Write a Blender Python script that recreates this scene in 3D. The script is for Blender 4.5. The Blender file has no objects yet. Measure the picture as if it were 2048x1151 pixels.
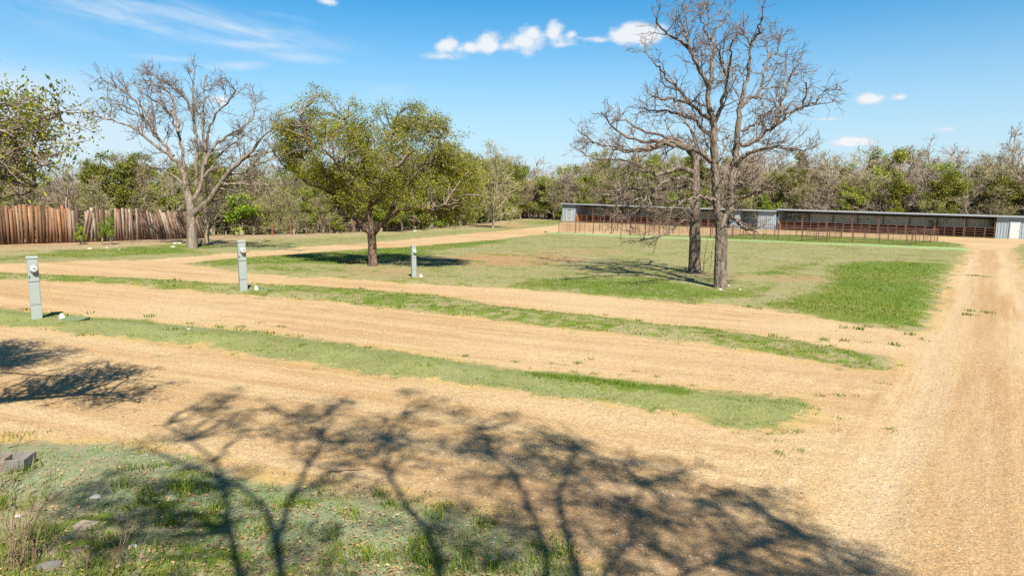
import bpy, math, random
import numpy as np
from mathutils import Vector, Matrix
R = math.radians
SC = bpy.context.scene
COL = SC.collection
rng = np.random.default_rng(11)
random.seed(5)

# ------------------------------------------------------------------ camera
PITCH = R(7.0)
FPX = 1365.33
CAM = np.array([0.0, 0.0, 2.8])
cd = bpy.data.cameras.new('camera')
cd.lens = 24.0; cd.sensor_width = 36.0; cd.clip_start = 0.05; cd.clip_end = 6000
cam = bpy.data.objects.new('camera', cd); COL.objects.link(cam)
cam.location = CAM; cam.rotation_euler = (R(90) - PITCH, 0, 0)
SC.camera = cam

# ------------------------------------------------------------------ light
SUN_AZ = math.atan2(0.28, -0.96)      # clockwise from +Y: the sun stands behind the camera, a little to the right
SUN_EL = R(48)
sd_ = bpy.data.lights.new('sun', 'SUN'); sd_.energy = 5.0; sd_.angle = R(0.53); sd_.color = (1.0, 0.94, 0.82)
sun = bpy.data.objects.new('sun', sd_); COL.objects.link(sun)
SUNV = Vector((math.sin(SUN_AZ) * math.cos(SUN_EL), math.cos(SUN_AZ) * math.cos(SUN_EL), math.sin(SUN_EL)))
sun.rotation_euler = SUNV.to_track_quat('Z', 'Y').to_euler()
SC.view_settings.view_transform = 'Standard'; SC.view_settings.look = 'None'
SC.view_settings.exposure = 1.55; SC.view_settings.gamma = 1.0
SC.cycles.max_bounces = 6; SC.cycles.diffuse_bounces = 3; SC.cycles.transparent_max_bounces = 4
SC.cycles.use_adaptive_sampling = True; SC.cycles.adaptive_threshold = 0.01; SC.cycles.use_denoising = False; SC.cycles.sample_clamp_indirect = 4.0

def px_dir(px, py):
    a, b = (px - 1024.0) / FPX, (575.5 - py) / FPX
    return np.array([a, math.cos(PITCH) + b * math.sin(PITCH), -math.sin(PITCH) + b * math.cos(PITCH)])
def azel(px, py):
    d = px_dir(px, py); d = d / np.linalg.norm(d)
    return math.atan2(d[0], d[1]), math.asin(d[2])

# ------------------------------------------------------------------ node helpers
class NT:
    def __init__(s, nt): s.nt = nt; s.n = nt.nodes; s.l = nt.links
    def put(s, sock, v):
        if isinstance(v, bpy.types.NodeSocket): s.l.new(v, sock)
        elif v is not None:
            if hasattr(sock, 'default_value'):
                try: sock.default_value = v
                except Exception:
                    sock.default_value = (v[0], v[1], v[2], 1.0) if hasattr(v, '__len__') else (v, v, v)
    def node(s, t, **kw):
        n = s.n.new(t)
        for k, v in kw.items(): setattr(n, k, v)
        return n
    def m(s, op, a, b=None, c=None, clamp=False):
        n = s.n.new('ShaderNodeMath'); n.operation = op; n.use_clamp = clamp
        s.put(n.inputs[0], a); s.put(n.inputs[1], b); s.put(n.inputs[2], c)
        return n.outputs[0]
    def mix(s, f, a, b, blend='MIX'):
        n = s.n.new('ShaderNodeMix'); n.data_type = 'RGBA'; n.blend_type = blend; n.clamp_factor = True
        s.put(n.inputs[0], f)
        for i, v in ((6, a), (7, b)):
            if isinstance(v, (tuple, list)) and len(v) == 3: v = (*v, 1.0)
            s.put(n.inputs[i], v)
        return n.outputs[2]
    def sstep(s, v, lo, hi, a=0.0, b=1.0):
        n = s.n.new('ShaderNodeMapRange'); n.interpolation_type = 'SMOOTHSTEP'
        s.put(n.inputs[0], v); n.inputs[1].default_value = lo; n.inputs[2].default_value = hi
        s.put(n.inputs[3], a); s.put(n.inputs[4], b)
        return n.outputs[0]
    def lin(s, v, lo, hi, a, b):
        n = s.n.new('ShaderNodeMapRange'); n.clamp = True
        s.put(n.inputs[0], v); n.inputs[1].default_value = lo; n.inputs[2].default_value = hi
        n.inputs[3].default_value = a; n.inputs[4].default_value = b
        return n.outputs[0]
    def noise(s, vec, scale, detail=4, rough=0.55, dist=0.0):
        n = s.n.new('ShaderNodeTexNoise'); s.put(n.inputs['Vector'], vec)
        n.inputs['Scale'].default_value = scale; n.inputs['Detail'].default_value = detail
        n.inputs['Roughness'].default_value = rough; n.inputs['Distortion'].default_value = dist
        return n.outputs[0]
    def vor(s, vec, scale, feature='F1', out='Distance'):
        n = s.n.new('ShaderNodeTexVoronoi'); n.feature = feature; s.put(n.inputs['Vector'], vec)
        n.inputs['Scale'].default_value = scale
        return n.outputs[out]
    def mapv(s, vec, rot=(0, 0, 0), scale=(1, 1, 1), loc=(0, 0, 0)):
        """rot = heading of the streaks; scale along and across that heading"""
        n = s.n.new('ShaderNodeMapping'); n.vector_type = 'TEXTURE'; s.put(n.inputs[0], vec); scale = tuple(1.0 / k for k in scale)
        n.inputs['Rotation'].default_value = rot; n.inputs['Scale'].default_value = scale; n.inputs['Location'].default_value = loc
        return n.outputs[0]
    def attr(s, name):
        n = s.n.new('ShaderNodeAttribute'); n.attribute_name = name
        return n.outputs['Fac']
    def sep(s, vec):
        n = s.n.new('ShaderNodeSeparateXYZ'); s.put(n.inputs[0], vec); return n.outputs
    def comb(s, x, y, z):
        n = s.n.new('ShaderNodeCombineXYZ'); s.put(n.inputs[0], x); s.put(n.inputs[1], y); s.put(n.inputs[2], z); return n.outputs[0]
    def ramp(s, f, stops):
        n = s.n.new('ShaderNodeValToRGB'); s.put(n.inputs[0], f); e = n.color_ramp.elements
        while len(e) < len(stops): e.new(0.5)
        for el, (p, c) in zip(e, stops): el.position = p; el.color = (*c, 1.0)
        return n.outputs[0]
    def bump(s, h, strength=0.5, dist=0.02, normal=None):
        n = s.n.new('ShaderNodeBump'); s.put(n.inputs['Height'], h)
        n.inputs['Strength'].default_value = strength; n.inputs['Distance'].default_value = dist
        if normal is not None: s.put(n.inputs['Normal'], normal)
        return n.outputs[0]

def new_mat(name):
    m = bpy.data.materials.new(name); m.use_nodes = True
    nt = NT(m.node_tree); b = m.node_tree.nodes['Principled BSDF']
    return m, nt, b
def world_pos(nt): return nt.node('ShaderNodeNewGeometry').outputs['Position']
def obj_pos(nt): return nt.node('ShaderNodeTexCoord').outputs['Object']

# ------------------------------------------------------------------ world: sky with clouds by direction
W = bpy.data.worlds.new('World'); SC.world = W; W.use_nodes = True
w = NT(W.node_tree); bg = W.node_tree.nodes['Background']
sky = w.node('ShaderNodeTexSky'); sky.sky_type = 'NISHITA'; sky.sun_disc = False
sky.sun_elevation = SUN_EL; sky.sun_rotation = SUN_AZ % (2 * math.pi)
sky.altitude = 200; sky.air_density = 1.0; sky.dust_density = 0.6; sky.ozone_density = 2.2
SKY_STRENGTH = 0.05
bg.inputs['Strength'].default_value = SKY_STRENGTH
hs = w.node('ShaderNodeHueSaturation'); w.l.new(sky.outputs[0], hs.inputs['Color'])
hs.inputs['Saturation'].default_value = 1.46; hs.inputs['Value'].default_value = 1.06; hs.inputs['Hue'].default_value = 0.490
tc = w.node('ShaderNodeTexCoord').outputs['Generated']
dx, dy, dz = w.sep(tc)
az = w.m('ARCTAN2', dx, dy); el = w.m('ARCSINE', dz)
ae = w.comb(az, el, 0.0)
n1 = w.noise(w.mapv(ae, scale=(1, 1.35, 1)), 42, 7, 0.6)
n2 = w.noise(w.mapv(ae, scale=(1, 1.2, 1), loc=(3, 1, 0)), 13, 4, 0.5)
nn = w.m('ADD', w.m('MULTIPLY', w.m('SUBTRACT', n1, 0.5), 1.5), w.m('MULTIPLY', w.m('SUBTRACT', n2, 0.5), 0.9))
PUFFS = [(920, 98, 20, 8), (960, 96, 16, 8), (1012, 94, 16, 9), (1088, 80, 12, 8), (1210, 80, 30, 5), (897, 92, 26, 15), (939, 95, 18, 13), (977, 88, 24, 19), (1052, 86, 34, 24), (1066, 66, 17, 18), (1109, 68, 19, 22), (1127, 90, 24, 8), (1143, 69, 11, 9),
         (1176, 77, 34, 6), (1244, 72, 32, 15), (1290, 68, 44, 20), (1260, 60, 20, 15), (884, 112, 42, 9), (1742, 197, 27, 11), (1800, 194, 17, 8),
         (1230, 214, 13, 7), (1895, 259, 38, 8), (1700, 284, 46, 11), (1690, 276, 20, 8), (440, 200, 18, 14), (655, 4, 20, 9), (1660, 238, 40, 4), (1480, 60, 1, 1)]
acc = None
for (px, py, rx, ry) in PUFFS:
    a0, e0 = azel(px, py)
    a1, _ = azel(px + rx, py); _, e1 = azel(px, py - ry)
    ux = w.m('MULTIPLY', w.m('SUBTRACT', az, a0), 1 / max(1e-4, abs(a1 - a0)))
    uy = w.m('MULTIPLY', w.m('SUBTRACT', el, e0), 1 / max(1e-4, abs(e1 - e0)))
    d = w.m('SQRT', w.m('ADD', w.m('MULTIPLY', ux, ux), w.m('MULTIPLY', uy, uy)))
    mk = w.m('SUBTRACT', 1.38, w.m('MULTIPLY', d, 0.86))
    if ry < 10: mk = w.m('MULTIPLY', mk, 0.62)
    acc = mk if acc is None else w.m('SMOOTH_MAX', acc, mk, 0.8)
cum = w.sstep(w.m('ADD', acc, w.m('MULTIPLY', nn, 1.15)), 0.22, 0.98)
# cirrus streaks and the milky patch low on the left
ns = w.noise(w.mapv(ae, rot=(0, 0, R(-9)), scale=(2.2, 14, 1)), 3.2, 6, 0.62, 0.4)
nb = w.noise(w.mapv(ae, rot=(0, 0, R(-5)), scale=(1.0, 3.2, 1), loc=(1, 4, 0)), 5.0, 5, 0.55, 0.3)
cir = None
def seg(p, q, width, amp):
    global cir
    (a0, e0), (a1, e1) = azel(*p), azel(*q)
    L = math.hypot(a1 - a0, e1 - e0); ca, sa = (a1 - a0) / L, (e1 - e0) / L
    ra, re_ = w.m('SUBTRACT', az, (a0 + a1) / 2), w.m('SUBTRACT', el, (e0 + e1) / 2)
    al = w.m('ADD', w.m('MULTIPLY', ra, ca), w.m('MULTIPLY', re_, sa))
    ac = w.m('SUBTRACT', w.m('MULTIPLY', re_, ca), w.m('MULTIPLY', ra, sa))
    u = w.m('MULTIPLY', al, 2 / L); v = w.m('MULTIPLY', ac, FPX / width)
    d = w.m('SQRT', w.m('ADD', w.m('MULTIPLY', u, u), w.m('MULTIPLY', v, v)))
    k = w.m('MULTIPLY', w.sstep(d, 0.0, 1.25, 1.0, 0.0), amp)
    cir = k if cir is None else w.m('ADD', cir, k)
seg((120, -10), (720, 105), 36, 0.95); seg((-50, 0), (420, 45), 55, 0.5); seg((400, 134), (545, 129), 9, 1.3); seg((520, 110), (690, 124), 10, 0.8)
seg((230, 110), (420, 122), 7, 0.6); seg((430, 80), (560, 92), 10, 0.5); seg((680, 195), (840, 180), 22, 0.35); seg((480, 25), (640, 52), 12, 0.4)
cirf = w.m('MULTIPLY', cir, w.sstep(ns, 0.3, 0.72), clamp=True)
haz = None
for (px, py, rx, ry, amp) in [(30, 215, 330, 120, 1.15), (120, 290, 420, 80, 0.7), (-150, 240, 300, 190, 0.8)]:
    a0, e0 = azel(px, py); a1, _ = azel(px + rx, py); _, e1 = azel(px, py - ry)
    ux = w.m('MULTIPLY', w.m('SUBTRACT', az, a0), 1 / abs(a1 - a0)); uy = w.m('MULTIPLY', w.m('SUBTRACT', el, e0), 1 / abs(e1 - e0))
    d = w.m('SQRT', w.m('ADD', w.m('MULTIPLY', ux, ux), w.m('MULTIPLY', uy, uy)))
    k = w.m('MULTIPLY', w.sstep(d, 0.1, 1.0, 1.0, 0.0), amp)
    haz = k if haz is None else w.m('ADD', haz, k)
hazf = w.m('MULTIPLY', haz, w.sstep(nb, 0.25, 0.65, 0.35, 1.0), clamp=True)
CW = 2.0 ** -1.55 / SKY_STRENGTH
cshade = w.mix(w.sstep(w.m('ADD', acc, w.m('MULTIPLY', nn, 0.5)), 0.2, 1.1), (0.66 * CW, 0.76 * CW, 0.88 * CW), (0.92 * CW, 0.94 * CW, 0.96 * CW))
skyb = w.mix(w.sstep(el, 0.30, -0.02, 0.0, 0.85), hs.outputs[0], (0.56 * CW, 0.75 * CW, 0.91 * CW))
skyc = w.mix(w.m('MULTIPLY', hazf, 0.8), skyb, (0.74 * CW, 0.85 * CW, 0.95 * CW))
skyc = w.mix(w.m('MULTIPLY', cirf, 0.78), skyc, (0.78 * CW, 0.88 * CW, 0.97 * CW))
skyc = w.mix(w.m('MULTIPLY', cum, 0.93), skyc, cshade)
w.l.new(skyc, bg.inputs['Color'])

# ------------------------------------------------------------------ terrain
B0 = np.array([56.9, 88.0]); BD = np.array([0.81, -0.586]); BD = BD / np.linalg.norm(BD)
BN = np.array([BD[1], -BD[0]])            # out of the shed's front, towards the field
if BN[1] > 0: BN = -BN
def barn_depth(x, y):                      # metres behind the shed's front line
    return -((x - B0[0]) * BN[0] + (y - B0[1]) * BN[1])
def sst(v, a, b):
    t = np.clip((v - a) / (b - a), 0, 1); return t * t * (3 - 2 * t)
def H(x, y):
    x = np.asarray(x, float); y = np.asarray(y, float)
    h = -0.0236 * np.clip(x, -120, 150)
    h = h - 0.35 * np.exp(-(((x - 5) / 30) ** 2 + ((y - 80) / 30) ** 2))
    d = barn_depth(x, y)
    h = h + 3.6 * sst(d, 9, 60) * sst(y, 20, 70)
    h = h + 4.0 * sst(np.hypot(x, y), 160, 420)
    return h
def H1(x, y): return float(H(x, y))
CAM[2] = 2.8
def gp(px, py):
    d = px_dir(px, py); t = 2.0
    for _ in range(60):
        p = CAM + d * t
        t += (p[2] - H1(p[0], p[1])) / max(0.02, -d[2] - 0.01) * 0.7
    p = CAM + d * t
    return np.array([p[0], p[1]])
def g3(px, py):
    p = gp(px, py); return np.array([p[0], p[1], H1(*p)])
def at_depth(px, py, Y):
    d = px_dir(px, py); return CAM + d * (Y / d[1])
def poly_px(pts): return np.array([gp(*p) if len(p) == 2 else np.array(p[:2]) for p in pts])

def sdist(P, poly, closed=True):
    """signed distance, positive inside (closed) or plain distance to a polyline"""
    A = poly; Bq = np.roll(poly, -1, 0) if closed else poly[1:]
    if not closed: A = poly[:-1]
    best = np.full(len(P), 1e9); ins = np.zeros(len(P), bool)
    for a, b in zip(A, Bq):
        e = b - a; L2 = max(1e-12, e @ e)
        t = np.clip(((P - a) @ e) / L2, 0, 1)
        q = P - (a + t[:, None] * e)
        best = np.minimum(best, (q * q).sum(1))
        if closed:
            c = ((a[1] > P[:, 1]) != (b[1] > P[:, 1]))
            if abs(b[1] - a[1]) > 1e-12:
                ins ^= c & (P[:, 0] < (b[0] - a[0]) * (P[:, 1] - a[1]) / (b[1] - a[1]) + a[0])
    best = np.sqrt(best)
    return np.where(ins, best, -best) if closed else best

def bf(s, off): p = B0 + BD * s + BN * off; return (p[0], p[1], 0)
ISL_A = poly_px([(-500, 872), (0, 880), (100, 888), (250, 893), (350, 915), (450, 945), (560, 975), (700, 990), (830, 1003), (950, 1028), (1060, 1072), (1130, 1112), (1200, 1151), (1280, 1230), (1.7, 2.0, 0), (1.5, -40, 0), (-60, -40, 0), (-60, 7.0, 0)])
ISL_B = poly_px([(-400, 600), (-50, 613), (0, 617), (60, 622), (160, 632), (280, 640), (400, 655), (500, 662), (620, 680), (740, 697), (860, 712), (1000, 735), (1130, 745), (1250, 757), (1380, 775), (1500, 790), (1600, 797), (1622, 815),
                 (1600, 835), (1550, 850), (1500, 852), (1440, 842), (1380, 825), (1280, 810), (1160, 795), (1060, 783), (950, 768), (860, 757), (780, 750), (700, 742), (600, 722), (500, 707), (400, 690), (300, 683), (200, 667), (100, 657), (0, 648), (-50, 645), (-400, 632)])
ISL_C = poly_px([(-400, 537), (-50, 542), (0, 545), (100, 548), (200, 553), (300, 558), (420, 566), (500, 568), (600, 570), (700, 577), (800, 585), (900, 593), (1000, 612), (1100, 622), (1200, 632), (1300, 647), (1400, 655), (1500, 668), (1600, 684), (1700, 702), (1780, 718), (1790, 727),
                 (1760, 740), (1700, 735), (1600, 718), (1500, 702), (1400, 687), (1300, 675), (1200, 663), (1100, 652), (1000, 640), (900, 628), (800, 618), (700, 606), (600, 598), (500, 590), (400, 583), (300, 575), (200, 565), (100, 560), (0, 558), (-50, 556), (-400, 548)])
ISL_D = poly_px([(370, 527), (450, 518), (550, 511), (640, 504), (740, 498), (830, 493), (920, 485), (1000, 479), (1060, 471), (1110, 465), (1250, 469), (1400, 470), (1480, 468), (1600, 470), (1700, 474), (1780, 478), (1880, 482), (1925, 487), (1940, 500),
                 (1925, 520), (1905, 545), (1890, 580), (1875, 610), (1865, 640), (1850, 665), (1800, 660), (1720, 648), (1640, 635), (1560, 622), (1480, 610), (1400, 607), (1300, 600), (1200, 592), (1100, 583), (1000, 576), (900, 570), (800, 566), (700, 557), (600, 553), (500, 546), (430, 537)])
ISL_E = poly_px([(-400, 537), (-50, 530), (0, 527), (100, 524), (200, 521), (300, 518), (400, 511), (500, 502), (600, 494), (700, 488), (800, 480), (900, 470), (960, 465), (1020, 460), (1060, 456), (1110, 451), bf(-57, 2.6), bf(-40, 1.8), bf(-20, 1.5), bf(0, 1.3), bf(3, 0.5), bf(9, 0.3), bf(9, 1.0),
                 bf(8, 2.5), (2028, 497), (2040, 515), (2052, 535), (2110, 580), (2300, 690), (2600, 860), (60, 2, 0), (400, 2, 0), (400, 900, 0), (-500, 900, 0), (-500, 24, 0)])
ROAD_EDGE = poly_px([(1935, 500), (1905, 545), (1865, 640), (1800, 740), (1700, 860), (1560, 1010), (1430, 1151)])
ISLES = [ISL_A, ISL_B, ISL_C, ISL_D, ISL_E]

G_PATCH = [([(1640, 535), (1700, 524), (1800, 524), (1900, 530), (1890, 560), (1870, 610), (1855, 660), (1720, 648), (1560, 620), (1500, 612), (1620, 590), (1650, 560)], 1.0),
           ([(1000, 574), (1060, 560), (1200, 556), (1330, 558), (1420, 578), (1560, 574), (1535, 600), (1400, 607), (1200, 592)], 0.8),
           ([(1490, 548), (1560, 532), (1660, 522), (1640, 534), (1580, 552), (1500, 556)], 0.8),
           ([(370, 527), (560, 511), (760, 498), (1000, 479), (1050, 478), (980, 492), (880, 503), (850, 520), (700, 533), (560, 530), (430, 536)], 0.9),
           ([(430, 537), (560, 532), (680, 545), (620, 553), (500, 546)], 0.6),
           ([(1480, 468), (1600, 470), (1780, 478), (1925, 487), (1935, 497), (1813, 494), (1543, 483), (1365, 476)], 0.85),
           ([(1600, 500), (1900, 508), (1900, 522), (1700, 518)], 0.45),
           ([(1180, 492), (1300, 494), (1300, 504), (1200, 502)], 0.4), ([(820, 558), (960, 560), (1000, 575), (900, 571)], 0.5),
           ([(-100, 520), (0, 512), (130, 498), (300, 490), (420, 486), (480, 492), (380, 506), (200, 516), (0, 522)], 0.75),
           ([(430, 480), (700, 470), (940, 458), (1000, 455), (960, 462), (800, 476), (600, 489), (500, 494)], 0.45),
           ([(1000, 440), (1130, 440), (1130, 448), (1060, 450)], 0.7),
           ([(1040, 745), (1200, 752), (1380, 776), (1380, 795), (1250, 785), (1100, 768)], 1.0), ([(900, 757), (1060, 775), (1250, 802), (1440, 838), (1560, 848), (1480, 852), (1240, 808), (1050, 785)], 0.9),
           ([(160, 632), (310, 640), (320, 650), (180, 646)], 0.6),
           ([(0, 546), (400, 565), (640, 572), (700, 580), (600, 585), (400, 575), (0, 556)], 0.65), ([(700, 590), (1000, 616), (1240, 640), (1500, 672), (1780, 722), (1720, 735), (1500, 700), (1200, 660), (900, 625)], 0.6),
           ([(2040, 505), (2100, 560), (2300, 600), (2300, 500)], 0.7)]
G_PATCH = [(poly_px(p), a) for p, a in G_PATCH]
DIRT = [(poly_px(p), a) for p, a in [([(720, 990), (900, 960), (1150, 940), (1400, 1010), (1700, 1151), (1400, 1190), (1200, 1150), (1060, 1072), (900, 1015)], .9), ([(880, 520), (960, 508), (1100, 512), (1180, 520), (1100, 532), (950, 536)], 1.0), ([(1050, 500), (1200, 500), (1250, 510), (1100, 512)], 0.5), ([(1400, 545), (1480, 555), (1560, 552), (1480, 562)], 0.7),
                                    ([(1560, 555), (1660, 553), (1640, 566), (1560, 566)], 0.8), ([(0, 487), (120, 484), (300, 477), (300, 480), (120, 489), (0, 494)], 0.7), ([(700, 535), (830, 540), (820, 560), (680, 552)], 0.5), ([(980, 452), (1040, 446), (1060, 451), (1000, 456)], 1.0)]]
LINE = poly_px([(1085, 466), (1180, 469.5), (1300, 475), (1450, 480.5), (1600, 486), (1750, 492), (1935, 499.5)])

def fields(P):
    """ground zones at world points P (N,2): sd (gravel +), grass, film, dirt, bright"""
    N = len(P); best = np.full(N, -50.0); isl = np.full(N, 4)
    for i, poly in enumerate(ISLES):
        s = sdist(P, poly); m_ = s > best; best = np.where(m_, s, best); isl = np.where(m_, i, isl)
    grass = np.zeros(N); rw = np.clip(np.hypot(P[:, 0], P[:, 1]) * 0.035, 0.45, 2.2)
    for poly, a in G_PATCH:
        grass = np.maximum(grass, a * sst(sdist(P, poly) / rw, -1.0, 1.0))
    dA = 0.30 + sst(sdist(P, ISL_A), 0.7, 2.2) * 0.34
    grass = np.where(isl == 0, np.maximum(grass, dA), grass)
    grass = np.where(isl == 2, np.maximum(grass, 0.62), grass)
    grass = np.where(isl == 1, np.maximum(grass, 0.27), grass)
    grass = np.where(isl == 3, np.maximum(grass, 0.40), grass)
    grass = np.where(isl == 4, np.maximum(grass, 0.3), grass)
    dirt = np.zeros(N)
    for poly, a in DIRT: dirt = np.maximum(dirt, a * sst(sdist(P, poly) / rw, -1.2, 1.0))
    film = np.choose(isl, [0.9, 1.0, 0.7, 0.78, 0.0])
    film = np.where(isl == 0, 0.9 * (1 - 0.4 * sst(best, 0.7, 2.4)), film)
    r = np.hypot(P[:, 0], P[:, 1])
    film = np.where(isl == 4, 0.85 * (1 - sst(best, 3, 11)), film)
    bright = 1 - sst(sdist(P, LINE, False), 1.2, 3.0)
    return -best, grass, film, dirt, bright, isl

def build_mesh(name, verts, faces, mats, smooth=False):
    """faces: (F,k) int array"""
    me = bpy.data.meshes.new(name)
    V = np.asarray(verts, np.float32).reshape(-1, 3); Fa = np.asarray(faces, np.int32)
    me.vertices.add(len(V)); me.vertices.foreach_set('co', V.ravel())
    k = Fa.shape[1]; me.loops.add(Fa.size); me.loops.foreach_set('vertex_index', Fa.ravel())
    me.polygons.add(len(Fa)); me.polygons.foreach_set('loop_start', np.arange(0, Fa.size, k, dtype=np.int32))
    if smooth: me.polygons.foreach_set('use_smooth', np.ones(len(Fa), bool))
    me.update(calc_edges=True)
    for m in (mats if isinstance(mats, (list, tuple)) else [mats]): me.materials.append(m)
    return me
def add_attr(me, name, vals):
    a = me.attributes.new(name, 'FLOAT', 'POINT'); a.data.foreach_set('value', np.asarray(vals, np.float32))
def link(name, me, parent=None):
    o = bpy.data.objects.new(name, me); COL.objects.link(o)
    if parent is not None: o.parent = parent
    return o
def tag(o, label=None, cat=None, group=None, kind=None):
    if label: o['label'] = label
    if cat: o['category'] = cat
    if group: o['group'] = group
    if kind: o['kind'] = kind
    return o
def empty(name, loc=(0, 0, 0), rz=0.0):
    o = bpy.data.objects.new(name, None); COL.objects.link(o); o.location = loc; o.rotation_euler = (0, 0, rz); o.empty_display_size = 0.2
    return o

# ------------------------------------------------------------------ ground material
def make_ground_mat():
    m, t, b = new_mat('soil_gravel_grass')
    P = world_pos(t)
    sd = t.attr('sd'); gr = t.attr('grass'); fi = t.attr('film'); di = t.attr('dirt'); br = t.attr('bright')
    nA = t.noise(P, 1.1, 5, 0.6); nB = t.noise(P, 7.0, 5, 0.65); nC = t.noise(P, 45, 4, 0.7); nL = t.noise(P, 0.16, 4, 0.55)
    nD = t.noise(P, 2.6, 6, 0.65)
    # gravel
    dist = t.node('ShaderNodeVectorMath', operation='LENGTH'); t.put(dist.inputs[0], P)
    wide = t.lin(dist.outputs['Value'], 8, 60, 0.75, 3.2)
    edge = t.m('ADD', sd, t.m('ADD', t.m('MULTIPLY', t.m('MULTIPLY', t.m('SUBTRACT', t.m('ADD', nA, t.m('MULTIPLY', nD, 0.8)), 0.9), wide), 0.95), t.m('MULTIPLY', t.m('SUBTRACT', nB, 0.5), 0.55)))
    g = t.sstep(edge, -0.13, 0.16)
    lane = t.noise(t.mapv(P, rot=(0, 0, R(-22)), scale=(0.10, 1.5, 1)), 1.6, 6, 0.68, 0.25)
    road = t.noise(t.mapv(P, rot=(0, 0, R(55)), scale=(0.07, 1.7, 1)), 1.7, 6, 0.68, 0.2)
    onroad = t.sstep(t.attr('road'), -0.6, 0.6)
    trk = t.m('ADD', t.m('MULTIPLY', lane, t.m('SUBTRACT', 1.0, onroad)), t.m('MULTIPLY', road, onroad))
    v1 = t.vor(P, 24, out='Color'); v1x = t.sep(v1)[0]; v1y = t.sep(v1)[1]; d1 = t.vor(P, 24)
    v2 = t.vor(P, 62, out='Color'); v2x = t.sep(v2)[0]; d2 = t.vor(P, 62)
    base = t.mix(t.sstep(nL, 0.32, 0.68), (0.32, 0.199, 0.091), (0.382, 0.262, 0.131))
    nX = t.noise(P, 0.07, 4, 0.6); nY = t.noise(t.mapv(P, loc=(7, 3, 0)), 0.45, 5, 0.62)
    base = t.mix(t.sstep(nX, 0.45, 0.62, 0.0, 0.7), base, (0.425, 0.315, 0.19))
    base = t.mix(t.sstep(nY, 0.54, 0.7, 0.0, 0.5), base, (0.30, 0.175, 0.078))
    base = t.mix(t.sstep(trk, 0.40, 0.66), base, (0.415, 0.297, 0.162))
    base = t.mix(t.sstep(trk, 0.46, 0.28, 0.0, 0.4), base, (0.275, 0.165, 0.075))
    lat = t.attr('lat')
    wheel = t.m('MAXIMUM', t.sstep(t.m('ABSOLUTE', t.m('SUBTRACT', t.m('ABSOLUTE', t.m('ADD', lat, t.m('MULTIPLY', t.m('SUBTRACT', nL, 0.5), 1.2))), 0.85)), 0.42, 0.12), t.m('MULTIPLY', t.sstep(t.m('ABSOLUTE', t.m('SUBTRACT', t.m('ABSOLUTE', t.m('ADD', lat, t.m('MULTIPLY', t.m('SUBTRACT', nL, 0.5), -1.5))), 1.9)), 0.4, 0.1), 0.6))
    wheel = t.m('MULTIPLY', t.m('MULTIPLY', wheel, t.sstep(nD, 0.25, 0.5, 0.35, 1.0)), onroad)
    base = t.mix(t.m('MULTIPLY', wheel, 0.55), base, (0.42, 0.315, 0.195))
    base = t.mix(t.m('MULTIPLY', t.m('MULTIPLY', t.sstep(t.m('ABSOLUTE', lat), 0.45, 0.15), onroad), 0.35), base, (0.29, 0.18, 0.09))
    coarse = t.sstep(t.m('ADD', nD, t.m('MULTIPLY', nL, 0.8)), 0.78, 1.05)
    nE = t.noise(P, 17, 5, 0.72)
    speck = t.m('MULTIPLY', t.lin(nC, 0.25, 0.75, 0.62, 1.36), t.lin(nE, 0.28, 0.72, 0.84, 1.16))
    spk2 = t.lin(v2x, 0.0, 1.0, 0.76, 1.22)
    base = t.mix(1.0, base, t.comb(speck, speck, speck), 'MULTIPLY')
    base = t.mix(0.85, base, t.comb(spk2, spk2, spk2), 'MULTIPLY')
    base = t.mix(t.m('MULTIPLY', t.m('MULTIPLY', di, t.sstep(nD, 0.3, 0.6, 0.5, 1.0)), 0.75), base, t.mix(nB, (0.17, 0.095, 0.05), (0.27, 0.17, 0.095)))
    peb = t.m('MULTIPLY', t.sstep(v1x, 0.60, 0.64), t.sstep(d1, 0.42, 0.33))
    peb = t.m('MULTIPLY', peb, t.lin(coarse, 0, 1, 0.35, 1.0))
    base = t.mix(peb, base, t.mix(v1y, (0.52, 0.45, 0.33), (0.25, 0.16, 0.085)))
    drk = t.m('MULTIPLY', t.sstep(v1y, 0.87, 0.9), t.sstep(d1, 0.34, 0.22))
    base = t.mix(t.m('MULTIPLY', drk, 0.5), base, (0.13, 0.085, 0.05))
    yel = t.m('MULTIPLY', t.sstep(sd, 0.55, 0.02), t.sstep(nD, 0.4, 0.6))
    base = t.mix(t.m('MULTIPLY', yel, 0.65), base, (0.37, 0.26, 0.085))
    # soil, film, grass tint
    soil = t.mix(nD, (0.225, 0.148, 0.085), (0.36, 0.265, 0.175))
    soil = t.mix(t.m('MULTIPLY', di, 0.85), soil, t.mix(nB, (0.26, 0.13, 0.06), (0.35, 0.21, 0.11)))
    soil = t.mix(1.0, soil, t.comb(speck, speck, speck), 'MULTIPLY')
    fcol = t.mix(t.sstep(nA, 0.3, 0.7), (0.142, 0.168, 0.050), (0.195, 0.212, 0.072))
    fcol = t.mix(t.sstep(nL, 0.52, 0.72), fcol, (0.19, 0.215, 0.12))
    fcol = t.mix(t.sstep(fi, 0.82, 0.62), fcol, (0.20, 0.238, 0.078))
    fcol = t.mix(t.m('MULTIPLY', t.sstep(t.sep(P)[1], 8.2, 7.2), 0.75), fcol, (0.155, 0.22, 0.13))
    fcol = t.mix(1.0, fcol, t.comb(*[t.lin(nE, .3, .7, .74, 1.24)] * 3), 'MULTIPLY')
    ff = t.m('MULTIPLY', fi, t.sstep(t.m('ADD', nB, t.m('MULTIPLY', nA, 0.6)), 0.62, 0.92, t.lin(fi, 0.7, 1.0, 0.2, 0.75), 1.0))
    ff = t.m('MULTIPLY', ff, t.m('SUBTRACT', 1.0, t.m('MULTIPLY', di, 0.75)))
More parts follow.
